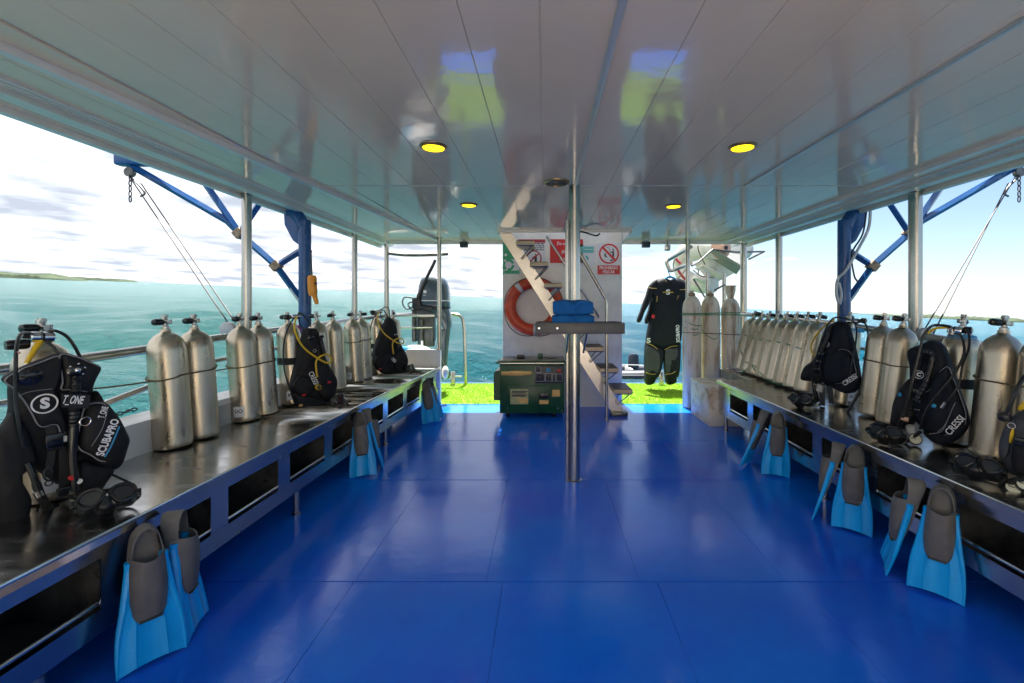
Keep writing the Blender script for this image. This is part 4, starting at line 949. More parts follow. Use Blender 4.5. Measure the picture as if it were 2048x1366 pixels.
fin((1.820, 3.70, .478), (1.665, 3.80, .004), (-.72, .70), 'blue fin seen edge on below the vest beside the tank row', fg)
fin((1.850, 2.715, .475), (1.800, 2.675, .004), (-.66, -.75), 'blue fin facing out on the bench below the two roped tanks between dark vests', fg)
fin((1.835, 2.80, .478), (1.715, 2.90, .004), (-.80, .60), 'blue fin seen edge on below the two roped tanks between dark vests', fg)
fin((1.850, 2.115, .480), (1.785, 2.085, .004), (-.68, -.73), 'blue fin facing out on the bench below the charcoal and yellow vest', fg)
fin((1.835, 2.215, .480), (1.735, 2.335, .004), (-.86, .50), 'blue fin seen edge on below the charcoal and yellow vest', fg)

# ------------------------------------------------------------------ vests and regulators
class Plane:
    def __init__(s, x, y, ang, org, sc):
        s.p = Vector((x, y, 0)); s.w = Vector((math.cos(R(ang)), math.sin(R(ang)), 0)); s.u = Vector((-s.w.y, s.w.x, 0)); s.o = org; s.sc = sc
        s.v = Vector((0, 0, 1))
    def P(s, zx, zy, d=0.):
        px, py = s.o[0]+zx/s.sc, s.o[1]+zy/s.sc
        ray = Vector(((px-VX)/F, 1, -(py-VY)/F)); cpos = Vector((0, 0, CAMZ)); k = ((s.p-cpos).dot(s.w)+d)/ray.dot(s.w); return cpos+ray*k
    def loc(s, zx, zy, d=0.):
        q = s.P(zx, zy, d)-s.p; return (q.dot(s.u), q.z)
    def pan(s, mb, out, d, th, wr=.0, seed=0., back=.3, wf=9.):
        return mb.pillow([s.loc(a, b, d) for a, b in out], s.p+s.w*d, s.u, s.v, s.w, th, back, wr, seed, wfreq=wf)
    def hose(s, mb, pts, r_, n=8): return mb.tube(smooth_path([s.P(*p) for p in pts], 7), r_, n)
    def dirv(s, a, b, d):
        q = (s.P(*b, d)-s.P(*a, d)); return q.normalized()
    def edge(s, mb, out, d, r_=.0028, k=.93):
        L_ = [s.loc(a, b, d) for a, b in out]; cx_ = sum(a for a, _ in L_)/len(L_); cy_ = sum(b for _, b in L_)/len(L_)
        pts = [s.p+s.w*d+s.u*(cx_+(a-cx_)*k)+s.v*(cy_+(b-cy_)*k) for a, b in L_]; return mb.tube(smooth_path(pts, 5, True), r_, 6, True)
    def word(s, body, a, b, d, h, m_, parent, bold=.01, shear=0.):
        # lettering running from pixel a to pixel b, lying on the vest
        pa, pb = s.P(*a, d), s.P(*b, d); u = (pb-pa); ln = u.length; u.normalize(); v = s.w.cross(u); v.normalize(); c_ = (pa+pb)/2
        o = text(body, h, m_, parent, c_, u, v, bold=bold, shear=shear)
        me_ = o.data; inv = W[parent].inverted(); xs = [((W[parent] @ vt.co)-c_).dot(u) for vt in me_.vertices]; wd = max(xs)-min(xs); k = ln/wd if wd > 0 else 1
        for vt in me_.vertices:
            p = W[parent] @ vt.co; x = (p-c_).dot(u); vt.co = inv @ (p+u*(x*(k-1)))
        return o
def vest_thing(pl, zx, zy, label, name='dive_vest'):
    q = pl.P(zx, zy, 0); return thing(name, label, 'dive vest', (q.x, q.y, .52), Matrix((pl.u, -pl.w, pl.v)).transposed())
def reg_thing(pl, zx, zy, label):
    q = pl.P(zx, zy, 0); return thing('regulator_set', label, 'regulator', q, Matrix((pl.u, -pl.w, pl.v)).transposed())
def buckle(pl, t_, zx, zy, d, w_=.045, h_=.035, m_='blackgloss'):
    c_ = pl.P(zx, zy, d); rot = Matrix((pl.u, -pl.w, pl.v)).transposed(); mb = MB()
    mb.box(c_.x-w_/2, c_.x+w_/2, c_.y-.007, c_.y+.007, c_.z-h_/2, c_.z+h_/2, .005, rot=rot); return mb.build('buckle', m_, t_)
def gauge(pl, t_, zx, zy, d, r_, tilt=None):
    c_ = pl.P(zx, zy, d); ax = tilt if tilt else pl.w
    g = MB().lathe([(r_*.9, -.025), (r_*1.15, -.015), (r_*1.15, .003), (r_*1.02, .006), (r_*1.0, .002)], c_, ax, 22).build('gauge', 'black', t_)
    MB().lathe([(r_*.98, .002), (r_*.98, .004)], c_, ax, 22).build('gauge_face', 'gaugeface', g)
    a_ = Vector(ax).normalized(); sd = a_.cross(Vector((0,0,1))).normalized(); MB().tube([c_+a_*.0052-sd*r_*.1, c_+a_*.0052+sd*r_*.7+Vector((0,0,r_*.2))], r_*.07, 4).build('needle', 'signblack', g)
def second_stage(pl, t_, zx, zy, d, r_=.032, m_='blackgloss', ring='chrome', ax=None):
    c_ = pl.P(zx, zy, d); a_ = Vector(ax) if ax else pl.w
    g = MB().lathe([(r_*.75, -.030), (r_*.98, -.018), (r_, 0), (r_*.95, .010)], c_, a_, 22).build('second_stage', m_, t_)
    if ring: MB().lathe([(r_*1.04, -.003), (r_*1.06, .004), (r_*.9, .012), (r_*.84, .0105)], c_, a_, 22).build('faceplate_ring', ring, g)
    MB().lathe([(r_*.82, .009), (r_*.6, .014), (r_*.2, .016)], c_, a_, 22).build('purge_cover', 'black', g)
    MB().tube([c_-a_*.028+Vector((0,0,-.01)), c_-a_*.055+Vector((0,0,-.012))], [.016, .020], 10, sy=.6).build('mouthpiece', 'black', g)
def first_stage(pl, t_, zx0, zy0, zx1, zy1, d, r_=.020, m_='chrome'):
    a_, b_ = pl.P(zx0, zy0, d), pl.P(zx1, zy1, d); ax = (b_-a_); ln = ax.length
    fs_ = MB().lathe([(r_*.8, 0), (r_, ln*.06), (r_, ln*.40), (r_*.86, ln*.44), (r_*.86, ln*.52), (r_*1.02, ln*.56), (r_*1.02, ln*.92), (r_*.9, ln)], a_, ax, 18).build('first_stage', m_, t_)
    MB().lathe([(r_*1.06, ln*.47), (r_*1.06, ln*.5)], a_, ax, 18).build('ring', 'black', fs_); return fs_
def corrug(mb, pts, r_):
    P = smooth_path(pts, 14); return mb.tube(P, [r_*(1+.14*math.sin(i*1.9)) for i in range(len(P))], 10)
def circle_logo(pl, t_, zx, zy, d, r_, letter='S', lsize=1.5):
    c_ = pl.P(zx, zy, d); pts = [c_+pl.u*(r_*math.cos(a_))+pl.v*(r_*math.sin(a_)) for a_ in [2*math.pi*i/36 for i in range(36)]]
    g = MB().tube(pts, r_*.085, 6, True).build('logo_ring', 'print', t_)
    if letter: text(letter, r_*lsize, 'print', t_, c_+pl.w*.001, pl.u, pl.v, name='logo_letter', bold=.05)

# --- vest 1, close up on the port bench
pl = Plane(-2.02, 1.90, -26, (0, 600), 2.731)
v1 = vest_thing(pl, 330, 900, 'black dive vest with white circle logo and white lettering, on the stainless bench')
PN = [('back_pad', [(55,450),(150,355),(320,300),(440,312),(530,370),(500,480),(590,590),(672,710),(680,790),(640,890),(520,960),(440,1020),(330,1010),(200,930),(100,870),(40,800),(30,700),(50,590)], .02, .045, .010),
      ('port_lobe', [(-60,760),(5,690),(60,620),(110,650),(170,760),(190,860),(150,905),(110,930),(115,1020),(160,1090),(150,1180),(115,1255),(62,1280),(10,1250),(-40,1130),(-80,950)], .055, .045, .014),
      ('shoulder_panel', [(12,430),(110,370),(225,325),(320,292),(332,340),(325,380),(300,420),(293,470),(308,540),(335,610),(362,690),(362,735),(340,742),(318,695),(280,690),(240,703),(205,690),(172,630),(130,560),(70,485)], .070, .034, .006),
      ('shoulder_panel', [(326,290),(430,308),(490,336),(548,368),(520,430),(488,500),(440,500),(390,494),(330,492),(338,450),(330,380)], .070, .034, .006),
      ('pocket_lobe', [(448,600),(480,560),(560,553),(610,600),(652,660),(688,742),(692,778),(665,830),(625,870),(580,890),(540,884),(490,852),(432,822),(414,780),(424,700)], .075, .060, .002),
      ('pocket_back', [(520,500),(570,570),(640,650),(697,745),(692,800),(655,905),(590,935),(540,920),(500,860),(480,700)], .045, .045, .008),
      ('lower_flap', [(440,880),(520,890),(620,918),(585,985),(540,1050),(490,1062),(450,1100),(415,1060),(400,990)], .065, .03, .01)]
for i, (nm, out, d, th, wr) in enumerate(PN): 
    pn = pl.pan(MB(), out, d, th, wr, i*3.1, .4).build(nm, 'neo', v1, sharp=60)
    if nm in ('shoulder_panel', 'pocket_lobe'): pl.edge(MB(), out, d+th*.66, .0026, .94).build('piping', 'piping', pn)
MB().hexa([pl.P(x, y, d) for d in (.136, .148) for x, y in ((334,512),(492,518),(488,594),(336,588))]).build('chest_strap', 'webbing', v1)
pl.word('T_ONE', (342,545), (455,549), .1490, .045, 'print', v1, .02, .15)
pl.word('T_ONE', (553,645), (578,582), .1385, .03, 'print', v1, .02, .1)
pl.word('SCUBAPRO', (546,852), (634,652), .1390, .040, 'print', v1, .03, .1)
pl.hose(MB(), [(572,858,.1350), (606,800,.1360), (632,740,.1355), (652,690,.132)], .0032, 6).build('blue_stripe', 'printblue', v1)
pl.hose(MB(), [(500,800,.1360), (560,700,.137), (590,590,.132)], .0014, 5).build('seam_line', 'piping', v1)
circle_logo(pl, v1, 245, 566, .1060, .036, 'S', 1.55)
pl.hose(MB(), [(108,520,.105), (170,500,.106), (285,485,.106)], .0014, 5).build('seam_line', 'piping', v1)
c_ = pl.P(163, 415, .102); dv = MB().lathe([(.034,-.012), (.037,0), (.036,.006), (.020,.012), (.012,.014)], c_, pl.w, 24).build('dump_valve', 'blackgloss', v1); mb = MB()
for i in range(10): a_ = 2*math.pi*i/10; q = c_+(pl.u*math.cos(a_)+pl.v*math.sin(a_))*.027+pl.w*.009; e_ = c_+(pl.u*math.cos(a_)+pl.v*math.sin(a_))*.016+pl.w*.013; mb.tube([q, e_], .0035, 6)
mb.build('valve_ribs', 'blackgloss', dv)
c_ = pl.P(415, 383, .102); ev = MB().lathe([(.028,-.01), (.030,.004), (.022,.010), (.012,.012)], c_, pl.w, 20).build('elbow_valve', 'blackgloss', v1); mb = MB()
for i in range(6): a_ = 2*math.pi*i/6+.3; mb.sphere(c_+(pl.u*math.cos(a_)+pl.v*math.sin(a_))*.026+pl.w*.008, .0042, 8, 6)
mb.sphere(c_+pl.w*.013, .012, 12, 8); mb.build('valve_studs', 'chrome', ev)
ih = corrug(MB(), [pl.P(415,420,.118), pl.P(412,500,.130), pl.P(405,600,.125), pl.P(402,690,.11)], .016).build('inflator_hose', 'black', v1)
inf = pl.hose(MB(), [(402,690,.11), (398,760,.112), (396,830,.112)], .017, 10).build('inflator', 'blackgloss', v1)
for zx, zy, mm in ((393,970,'red'), (430,990,'print')): c_ = pl.P(zx, zy, .115); MB().lathe([(.011,-.008), (.011,.006), (.008,.009)], c_, pl.w, 12).build('inflator_button', mm, v1)
pl.hose(MB(), [(396,830,.11), (400,900,.112), (408,980,.112), (412,1040,.105)], .014, 8).build('pull_cord', 'black', v1)
c_ = pl.P(466, 664, .1385); MB().tube([c_+pl.u*(.017*math.cos(a_))+pl.v*(.017*math.sin(a_)) for a_ in [2*math.pi*i/20 for i in range(20)]], .0026, 6, True).build('d_ring', 'chrome', v1)
for pts, wd in ((((270,690,.095),(292,760,.10),(300,820,.10)), .030), (((282,820,.10),(275,880,.10),(262,960,.095)), .022), (((350,800,.085),(352,900,.09),(350,1010,.085),(345,1070,.07)), .032), (((383,700,.10),(395,780,.10),(400,840,.10)), .018), (((500,1010,.09),(530,1060,.07),(500,1110,.06)), .02)):
    P = smooth_path([pl.P(*p) for p in pts], 6); mb = MB(); vs = []
    for p in P: vs += [p-pl.u*wd/2, p+pl.u*wd/2, p+pl.u*wd/2+pl.w*.003, p-pl.u*wd/2+pl.w*.003]
    mb.add(vs, [(i*4+a_, i*4+(a_+1) % 4, i*4+4+(a_+1) % 4, i*4+4+a_) for i in range(len(P)-1) for a_ in range(4)]); mb.build('strap', 'webbing', v1)
for zx, zy, w_, h_ in ((296,770,.052,.060), (298,800,.050,.03), (350,1035,.045,.02)): buckle(pl, v1, zx, zy, .105, w_, h_)
buckle(pl, v1, 357, 757, .095, .03, .025, 'print')
tl = MB().tube(smooth_path([pl.P(615,955,.07), pl.P(680,985,.06), pl.P(735,1012,.055), pl.P(785,1018,.05)], 5), [.008,.008,.008,.008,.008,.009,.009,.010,.010,.011,.013,.014,.014,.015,.015,.012], 8, sy=.6).build('strap_tail', 'webbing', v1)
pl.hose(MB(), [(265,915,.10), (285,940,.105), (275,985,.105), (245,975,.105), (240,940,.10), (265,915,.10)], .004, 6).build('cord_loop', 'black', v1)
pl.hose(MB(), [(300,1085,.10),(380,1075,.10),(430,1100,.09),(445,1130,.08)], .006, 6).build('strap_loop', 'webbing', v1)
r1 = reg_thing(pl, 200, 205, 'chrome and black regulator with yellow hose above the white-circle-logo vest')
first_stage(pl, r1, 160, 202, 292, 203, -.01, .022)
MB().lathe([(.016, 0), (.021, .01), (.021, .055), (.017, .065)], pl.P(160, 240, -.03), -pl.u, 16).build('yoke_knob', 'blackgloss', r1)
MB().tube([pl.P(120,190,-.02), pl.P(215,196,-.02)], .015, 12).build('yoke', 'black', r1)
pl.hose(MB(), [(200,195,-.01), (150,180,.02), (110,190,.06), (92,250,.11), (86,340,.125), (86,460,.125), (88,560,.125), (108,700,.13), (132,805,.12)], .0062).build('hose', 'black', r1)
pl.hose(MB(), [(255,175,-.02), (300,168,.0), (360,195,.0), (405,250,.0), (440,315,.0)], .0062).build('hose', 'black', r1)
pl.hose(MB(), [(255,225,0), (290,255,.02), (322,295,.04)], .0062).build('hose', 'black', r1)
pl.hose(MB(), [(222,222,.0), (195,262,.01), (168,305,.02), (145,345,.02)], [.0105]*8+[.009]*14).build('octopus_hose', 'yellow', r1)
MB().tube([pl.P(95,282,.118), pl.P(94,294,.119)], .008, 10).build('hose_band', 'cone', r1)
pl.hose(MB(), [(150,890,.11), (185,970,.12), (215,1050,.11), (245,1110,.09), (270,1150,.07)], [.010]*10+[.013]*12+[.016]*7).build('console_hose', 'black', r1)
MB().tube([pl.P(205,1040,.115), pl.P(218,1066,.11)], .0145, 12).build('hose_ferrule', 'chrome', r1)
second_stage(pl, r1, 262, 1150, .06, .034, 'blackgloss', None, (.4,-.3,.8))

# --- masks
def mask_parts():
    out = []
    sk = MB()
    for s_ in (-1, 1):
        lens = [(s_*x, z) for x, z in ((.010,.016), (.030,.034), (.060,.034), (.078,.018), (.078,-.006), (.060,-.026), (.036,-.030), (.018,-.012))]
        sm = smooth_path([(a_, 0, b_) for a_, b_ in lens], 4, True); pts = [Vector((p.x, .018*(p.x/.08)**2, p.z)) for p in sm]
        out.append(('lens_frame', MB().tube(pts, .0080, 8, True).mesh('lens_frame', 'blackgloss')))
        k = len(pts); out.append(('lens', MB().add([p+Vector((0,-.001,0)) for p in pts]+[p+Vector((0,.002,0)) for p in pts], [tuple(range(k)), tuple(reversed(range(k, 2*k)))]+[(i, (i+1) % k, k+(i+1) % k, k+i) for i in range(k)]).mesh('lens', 'glass')))
    rim = [(-.084,.0), (-.074,.032), (-.03,.042), (0,.030), (.03,.042), (.074,.032), (.084,0), (.068,-.034), (.030,-.042), (.020,-.062), (-.020,-.062), (-.030,-.042), (-.068,-.034)]
    sm = smooth_path([(a_, 0, b_) for a_, b_ in rim], 4, True); vs = []; k = len(sm)
    for d, sc in ((.004, .96), (.022, 1.0), (.045, 1.05), (.052, .98), (.040, .9), (.008, .88)):
        for p in sm: vs.append((p.x*sc, d+.018*(p.x/.08)**2+(-.025*max(0, -p.z-.03)/.03 if d < .03 else 0), p.z*sc))
    out.append(('skirt', MB().add(vs, [(i*k+j, i*k+(j+1) % k, (i+1)*k+(j+1) % k, (i+1)*k+j) for i in range(5) for j in range(k)]).mesh('skirt', 'black', sharp=70)))
    out.append(('nose_pocket', MB().loft([(-.062, 0, .004, .018, .018), (-.045, 0, -.006, .022, .022), (-.02, 0, .002, .014, .014), (.0, 0, .006, .008, .008)], 14).mesh('nose_pocket', 'black')))
    st_ = smooth_path([(-.084,.03,0), (-.098,.06,.002), (-.07,.11,.0), (0,.125,.0), (.07,.11,0), (.098,.06,.002), (.084,.03,0)], 5); vs = []
    for p in st_: vs += [p+Vector((0,0,-.009)), p+Vector((0,0,.009)), p*.97+Vector((0,0,.009)), p*.97+Vector((0,0,-.009))]
    out.append(('strap', MB().add(vs, [(i*4+a_, i*4+(a_+1) % 4, i*4+4+(a_+1) % 4, i*4+4+a_) for i in range(len(st_)-1) for a_ in range(4)]).mesh('strap', 'black')))
    for s_ in (-1, 1): out.append(('strap_buckle', MB().box(s_*.090-.009, s_*.090+.009, .018, .042, -.013, .013, .004).mesh('strap_buckle', 'blackgloss')))
    return out
MP = mask_parts()
def dmask(x, y, heading, pitch, label, z=.52, s=1.):
    rot = Matrix.Rotation(R(heading+90), 3, 'Z') @ Matrix.Rotation(R(pitch), 3, 'X')
    pts = [rot @ v.co*s for nm, me_ in MP for v in me_.vertices]; lo_ = min(p.z for p in pts)
    t_ = thing('dive_mask', label, 'dive mask', (x, y, z-lo_), rot*s if s == 1 else rot)
    for nm, me_ in MP: link_mesh(nm, me_, t_)
    return t_
def on_bench(px, py): 
    Yq = .79*F/(py-VY); return ((px-VX)/F*Yq, Yq)
x, y = on_bench(214, 1025); dmask(x, y, -48, -38, 'black two-lens dive mask on the bench below the white-circle-logo vest')
x, y = on_bench(686, 812); dmask(x, y, 10, -20, 'black dive mask lying by the vest with looped yellow hose near the orange pendant')
x, y = on_bench(826, 744); dmask(x, y, 0, -20, 'black dive mask at the aft end of the bench beside the last vest')
x, y = on_bench(1598, 812); dmask(x, y, 215, -30, 'black dive mask below the vest beside the leaning tank row')
x, y = on_bench(1768, 884); dmask(x, y, 215, -40, 'black dive mask lying beside the vest with a round white gauge')
x, y = on_bench(1952, 958); dmask(x, y, 215, -45, 'black dive mask next to two pale gauges by the charcoal and yellow vest')

# --- vest 2 and 3 on the port bench
pl = Plane(-2.02, 3.74, -40, (540, 580), 4.878)
v2 = vest_thing(pl, 420, 1100, 'black dive vest with looped yellow hose next to the blue davit column')
for i, (nm, out, d, th, wr) in enumerate([('back_pad', [(345,378),(400,372),(458,388),(482,500),(520,620),(560,720),(620,810),(640,900),(630,1010),(560,1120),(440,1150),(320,1120),(240,1080),(212,1000),(195,940),(240,760),(290,560),(315,450)], .03, .07, .014),
        ('pocket', [(262,868),(330,835),(400,870),(440,905),(420,980),(395,1020),(300,1030),(225,965)], .09, .035, .010),
        ('pocket', [(440,720),(540,700),(600,790),(642,860),(648,950),(600,1050),(540,1080),(460,1000),(430,880)], .075, .05, .012),
        ('lower_lobe', [(250,1010),(400,1030),(560,1080),(590,1130),(500,1170),(400,1185),(290,1160),(235,1090)], .07, .05, .014)]):
    pl.pan(MB(), out, d, th, wr, i*2.7+20, .4).build(nm, 'neo', v2, sharp=60)
pl.word('CRESSI', (393,800), (452,920), .1345, .055, 'print', v2, .01, .1)
circle_logo(pl, v2, 435, 592, .108, .012, None); c_ = pl.P(400, 465, .104); MB().lathe([(.022,-.006), (.024,.003), (.015,.008)], c_, pl.w, 18).build('dump_valve', 'blackgloss', v2)
corrug(MB(), [pl.P(490,455,.10), pl.P(505,520,.115), pl.P(535,640,.11)], .016).build('inflator_hose', 'black', v2)
MB().tube([pl.P(465,470,.11), pl.P(520,450,.11)], .013, 10).build('inflator', 'blackgloss', v2)
def band(pl_, key, h, parent, m_='webbing', hh_=.028):
    c_ = tcen(key, h); MB().lathe([(.0925,-hh_), (.096,-hh_), (.096,hh_), (.0925,hh_)], c_, (0,0,1), 28).build('tank_band', m_, parent)
band(pl, 'T2', .36, v2)
for zx, zy, mm in ((330,1025,'red'), (578,900,'red'), (300,1125,'gold')): buckle(pl, v2, zx, zy, .125, .03, .018, mm)
def reg_port(pl, key, sc, ox, oy, label, oct_=True):
    T_ = lambda x, y, d: (ox+(x-240)*sc, oy+(y-265)*sc, d)
    r_ = reg_thing(pl, ox, oy, label)
    H = lambda pts, rad, nm, mm: pl.hose(MB(), [T_(*p) for p in pts], rad).build(nm, mm, r_)
    a_ = T_(205, 262, -.03); b_ = T_(300, 258, -.03); first_stage(pl, r_, a_[0], a_[1], b_[0], b_[1], -.03, .020)
    MB().lathe([(.014, 0), (.021, .01), (.021, .045), (.016, .052)], pl.P(*T_(200, 265, -.05)), -pl.u, 14).build('yoke_knob', 'blackgloss', r_)
    H([(262,262,0), (240,330,.05), (250,420,.10), (320,550,.14), (440,650,.155), (560,712,.16), (602,680,.165), (565,630,.17), (490,648,.17), (450,700,.165), (452,780,.16), (462,850,.16)], .0075, 'octopus_hose', 'yellow')
    H([(235,270,-.01), (180,360,.0), (142,480,.02), (130,620,.03), (145,800,.05), (200,985,.09)], .0062, 'hose', 'black')
    H([(270,240,-.03), (290,222,-.02), (340,260,.0), (400,360,.04)], .0062, 'hose', 'black')
    H([(280,280,-.02), (295,340,.02), (330,380,.06)], .0062, 'hose', 'black')
    H([(190,330,-.02), (250,335,.0), (310,400,.03)], .004, 'strap', 'red')
    return r_, T_
r2_, T_ = reg_port(pl, 'T2', 1, 240, 265, 'regulator with a yellow looped hose on the tank by the davit column')
second_stage(pl, r2_, 472, 950, .16, .022, 'yellow', None)
pl = Plane(-1.915, 5.38, -45, (540, 580), 4.878)
v3 = vest_thing(pl, 1180, 820, 'black dive vest with looped yellow hose at the bench end near the outboard motor')
for i, (nm, out, d, th, wr) in enumerate([('back_pad', [(1125,300),(1155,262),(1215,310),(1232,420),(1260,510),(1310,600),(1340,670),(1338,730),(1290,815),(1180,832),(1085,805),(1022,740),(1008,610),(1050,470),(1100,350)], .02, .07, .014),
        ('pocket', [(1040,650),(1130,625),(1200,660),(1200,760),(1150,815),(1070,790),(1025,720)], .085, .04, .012), ('pocket', [(1215,620),(1300,600),(1345,690),(1320,770),(1260,810),(1210,740)], .08, .04, .012)]):
    pl.pan(MB(), out, d, th, wr, i*2.7+40, .4).build(nm, 'neo', v3, sharp=60)
corrug(MB(), [pl.P(1225,420,.08), pl.P(1240,470,.10), pl.P(1250,560,.10)], .018).build('inflator_hose', 'black', v3)
pl.word('CRESSI', (1190,668), (1225,700), .1275, .05, 'print', v3, .01); buckle(pl, v3, 1240, 435, .10, .08, .012, 'greywhite'); buckle(pl, v3, 1075, 770, .12, .03, .018, 'red')
band(pl, 'T3', .34, v3)
r3_, T_ = reg_port(pl, 'T3', .70, 1050, 215, 'regulator with a yellow looped hose on the tank near the outboard motor')
pl.hose(MB(), [(1090,185,-.02), (1130,165,-.01), (1160,190,.0), (1168,260,.02)], .0062).build('hose', 'black', r3_)

# --- vests 4, 5, 6 on the starboard bench
def band_r(key, h, parent): band(None, key, h, parent)
pl = Plane(2.33, 3.64, 205, (1440, 600), 4.553)
v4 = vest_thing(pl, 1100, 830, 'dark navy dive vest with white lettering between the leaning row and two roped tanks')
for i, (nm, out, d, th, wr, mm) in enumerate([('back_pad', [(1030,212),(1095,190),(1160,225),(1195,330),(1222,430),(1250,570),(1272,730),(1235,825),(1160,850),(1060,800),(960,770),(920,640),(915,480),(940,330),(980,250)], .02, .06, .012, 'neo2'),
        ('side_wing', [(940,420),(860,545),(775,610),(745,720),(830,742),(900,765),(960,700),(960,540)], .03, .045, .012, 'neo'),
        ('pocket', [(1000,520),(1100,440),(1200,480),(1235,600),(1245,690),(1160,745),(1050,770),(975,720),(960,620)], .07, .045, .010, 'neo2'),
        ('lower_lobe', [(1000,770),(1100,765),(1200,740),(1270,700),(1268,770),(1225,832),(1150,850),(1060,815)], .075, .035, .008, 'neo2')]):
    pn = pl.pan(MB(), out, d, th, wr, i*2.7+60, .4).build(nm, mm, v4, sharp=60)
    if nm == 'pocket': pl.edge(MB(), out, d+th*.6, .0022, .95).build('piping', 'piping', pn)
pl.word('CRESSI', (1122,768), (1243,690), .1125, .05, 'print', v4, .012, .1)
circle_logo(pl, v4, 968, 400, .0830, .022, 'C', 1.4)
for zx, zy in ((915,500), (895,570), (880,640)): buckle(pl, v4, zx, zy, .09, .06, .045)
pl.hose(MB(), [(850,655,.09), (885,690,.10), (920,670,.10), (915,630,.09)], .004, 6).build('d_ring', 'black', v4)
corrug(MB(), [pl.P(1000,240,.085), pl.P(985,330,.095), pl.P(930,470,.095)], .014).build('inflator_hose', 'black', v4)
for i, (a_, b_) in enumerate((((930,760),(935,960)), ((1000,790),(1020,940)))): 
    P = [pl.P(*a_, .08), pl.P(*b_, .06)]; MB().hexa([P[0]-pl.u*.02, P[0]+pl.u*.02, P[0]+pl.u*.02+pl.w*.01, P[0]-pl.u*.02+pl.w*.01, P[1]-pl.u*.02, P[1]+pl.u*.02, P[1]+pl.u*.02+pl.w*.01, P[1]-pl.u*.02+pl.w*.01]).build('strap', 'greyneo', v4)
MB().tube([pl.P(920,770,.10), pl.P(905,830,.10)], .024, 12).build('clear_buckle', 'clear', v4)
band_r('T4', .36, v4)
r4 = reg_thing(pl, 1200, 200, 'chrome regulator with black hoses above the vest beside the leaning row')
first_stage(pl, r4, 1165, 195, 1265, 195, -.02, .022); MB().lathe([(.014,0), (.020,.01), (.020,.035), (.015,.04)], pl.P(1280,188,-.04), pl.u, 14).build('yoke_knob', 'blackgloss', r4)
MB().tube([pl.P(1205,215,.0), pl.P(1200,260,.01)], .014, 10).build('pressure_port', 'chrome', r4)
for pts, rad, mm in (([(1180,180,0), (1060,158,.04), (990,210,.09), (935,330,.11), (890,470,.12), (853,620,.12), (840,770,.11)], .0062, 'black'), ([(1215,195,0), (1243,260,.05), (1235,400,.09), (1205,550,.125), (1187,680,.13)], .0062, 'black'),
        ([(1260,190,-.02), (1325,220,-.01), (1348,310,.0), (1348,470,.01), (1325,650,.03), (1270,830,.06), (1190,970,.09), (1145,1050,.09)], [.0062]*30+[.010]*20, 'black'), ([(1040,180,.02), (960,230,.0), (870,330,-.02), (830,420,-.02), (850,495,.0), (900,500,.03)], .0072, 'yellow')):
    pl.hose(MB(), pts, rad).build('hose', mm, r4)
MB().tube([pl.P(850,775,.10), pl.P(870,860,.09), pl.P(880,920,.07)], [.012,.02,.022], 12).build('second_stage', 'blackgloss', r4)
second_stage(pl, r4, 1130, 1040, .085, .02, 'black', None, (-.3,-.5,.8)); gauge(pl, r4, 890, 965, .06, .016)
MB().hexa([tcen('T4', .63)+Vector((a_, b_, c_)) for c_ in (-.03, .0) for a_, b_ in ((-.075,-.075),(.075,-.075),(.075,.075),(-.075,.075))]).build('blue_strap', 'printblue', r4)

pl = Plane(2.30, 2.60, 212, (1700, 600), 3.414)
v5 = vest_thing(pl, 650, 960, 'dark navy dive vest with white lettering below a first stage with blue strap')
for i, (nm, out, d, th, wr, mm) in enumerate([('back_pad', [(420,335),(480,305),(560,275),(640,318),(690,440),(740,590),(800,770),(805,860),(740,950),(640,985),(560,960),(500,880),(440,800),(420,680),(430,540),(425,430)], .02, .06, .012, 'neo2'),
        ('shoulder_wing', [(395,350),(450,320),(520,330),(500,450),(470,560),(420,560),(412,460)], .065, .03, .006, 'neo2'),
        ('side_wing', [(425,540),(350,595),(310,680),(290,790),(285,860),(340,870),(430,850),(470,720)], .03, .05, .012, 'neo'),
        ('pocket', [(560,560),(660,440),(715,540),(760,660),(800,790),(770,890),(660,930),(560,910),(500,860),(520,730)], .07, .05, .010, 'neo2'),
        ('lower_lobe', [(500,900),(600,930),(720,900),(808,830),(800,880),(730,960),(640,988),(560,965)], .08, .035, .008, 'neo2')]):
    pn = pl.pan(MB(), out, d, th, wr, i*2.7+80, .4).build(nm, mm, v5, sharp=60)
    if nm in ('pocket',): pl.edge(MB(), out, d+th*.6, .0022, .95).build('piping', 'piping', pn)
pl.word('CRESSI', (664,915), (768,800), .1240, .045, 'print', v5, .012, .1)
circle_logo(pl, v5, 470, 510, .099, .022, 'C', 1.4)
for pts in ([(490,640,.10),(560,600,.11),(640,470,.10)], [(600,900,.125),(650,850,.125),(700,740,.122),(720,700,.12)], [(540,915,.125),(620,900,.125),(660,840,.125)]): pl.hose(MB(), pts, .0020, 5).build('seam_line', 'piping', v5)
for zx, zy, w_, h_ in ((455,690,.04,.03), (450,640,.03,.06), (445,750,.05,.02)): buckle(pl, v5, zx, zy, .095, w_, h_)
buckle(pl, v5, 573, 722, .127, .022, .022, 'printblue'); buckle(pl, v5, 340, 645, .085, .018, .022, 'printblue')
corrug(MB(), [pl.P(470,345,.10), pl.P(560,380,.10), pl.P(520,560,.11), pl.P(460,680,.11)], .014).build('inflator_hose', 'black', v5)
MB().tube([pl.P(410,860,.10), pl.P(420,900,.09)], .022, 12).build('clear_buckle', 'clear', v5)
band_r('T5', .36, v5)
r5 = reg_thing(pl, 720, 210, 'chrome regulator with black hoses and a round white gauge')
first_stage(pl, r5, 670, 205, 770, 212, -.01, .024); MB().lathe([(.014,0), (.020,.01), (.020,.035), (.015,.04)], pl.P(772,205,-.05), pl.u, 14).build('yoke_knob', 'blackgloss', r5)
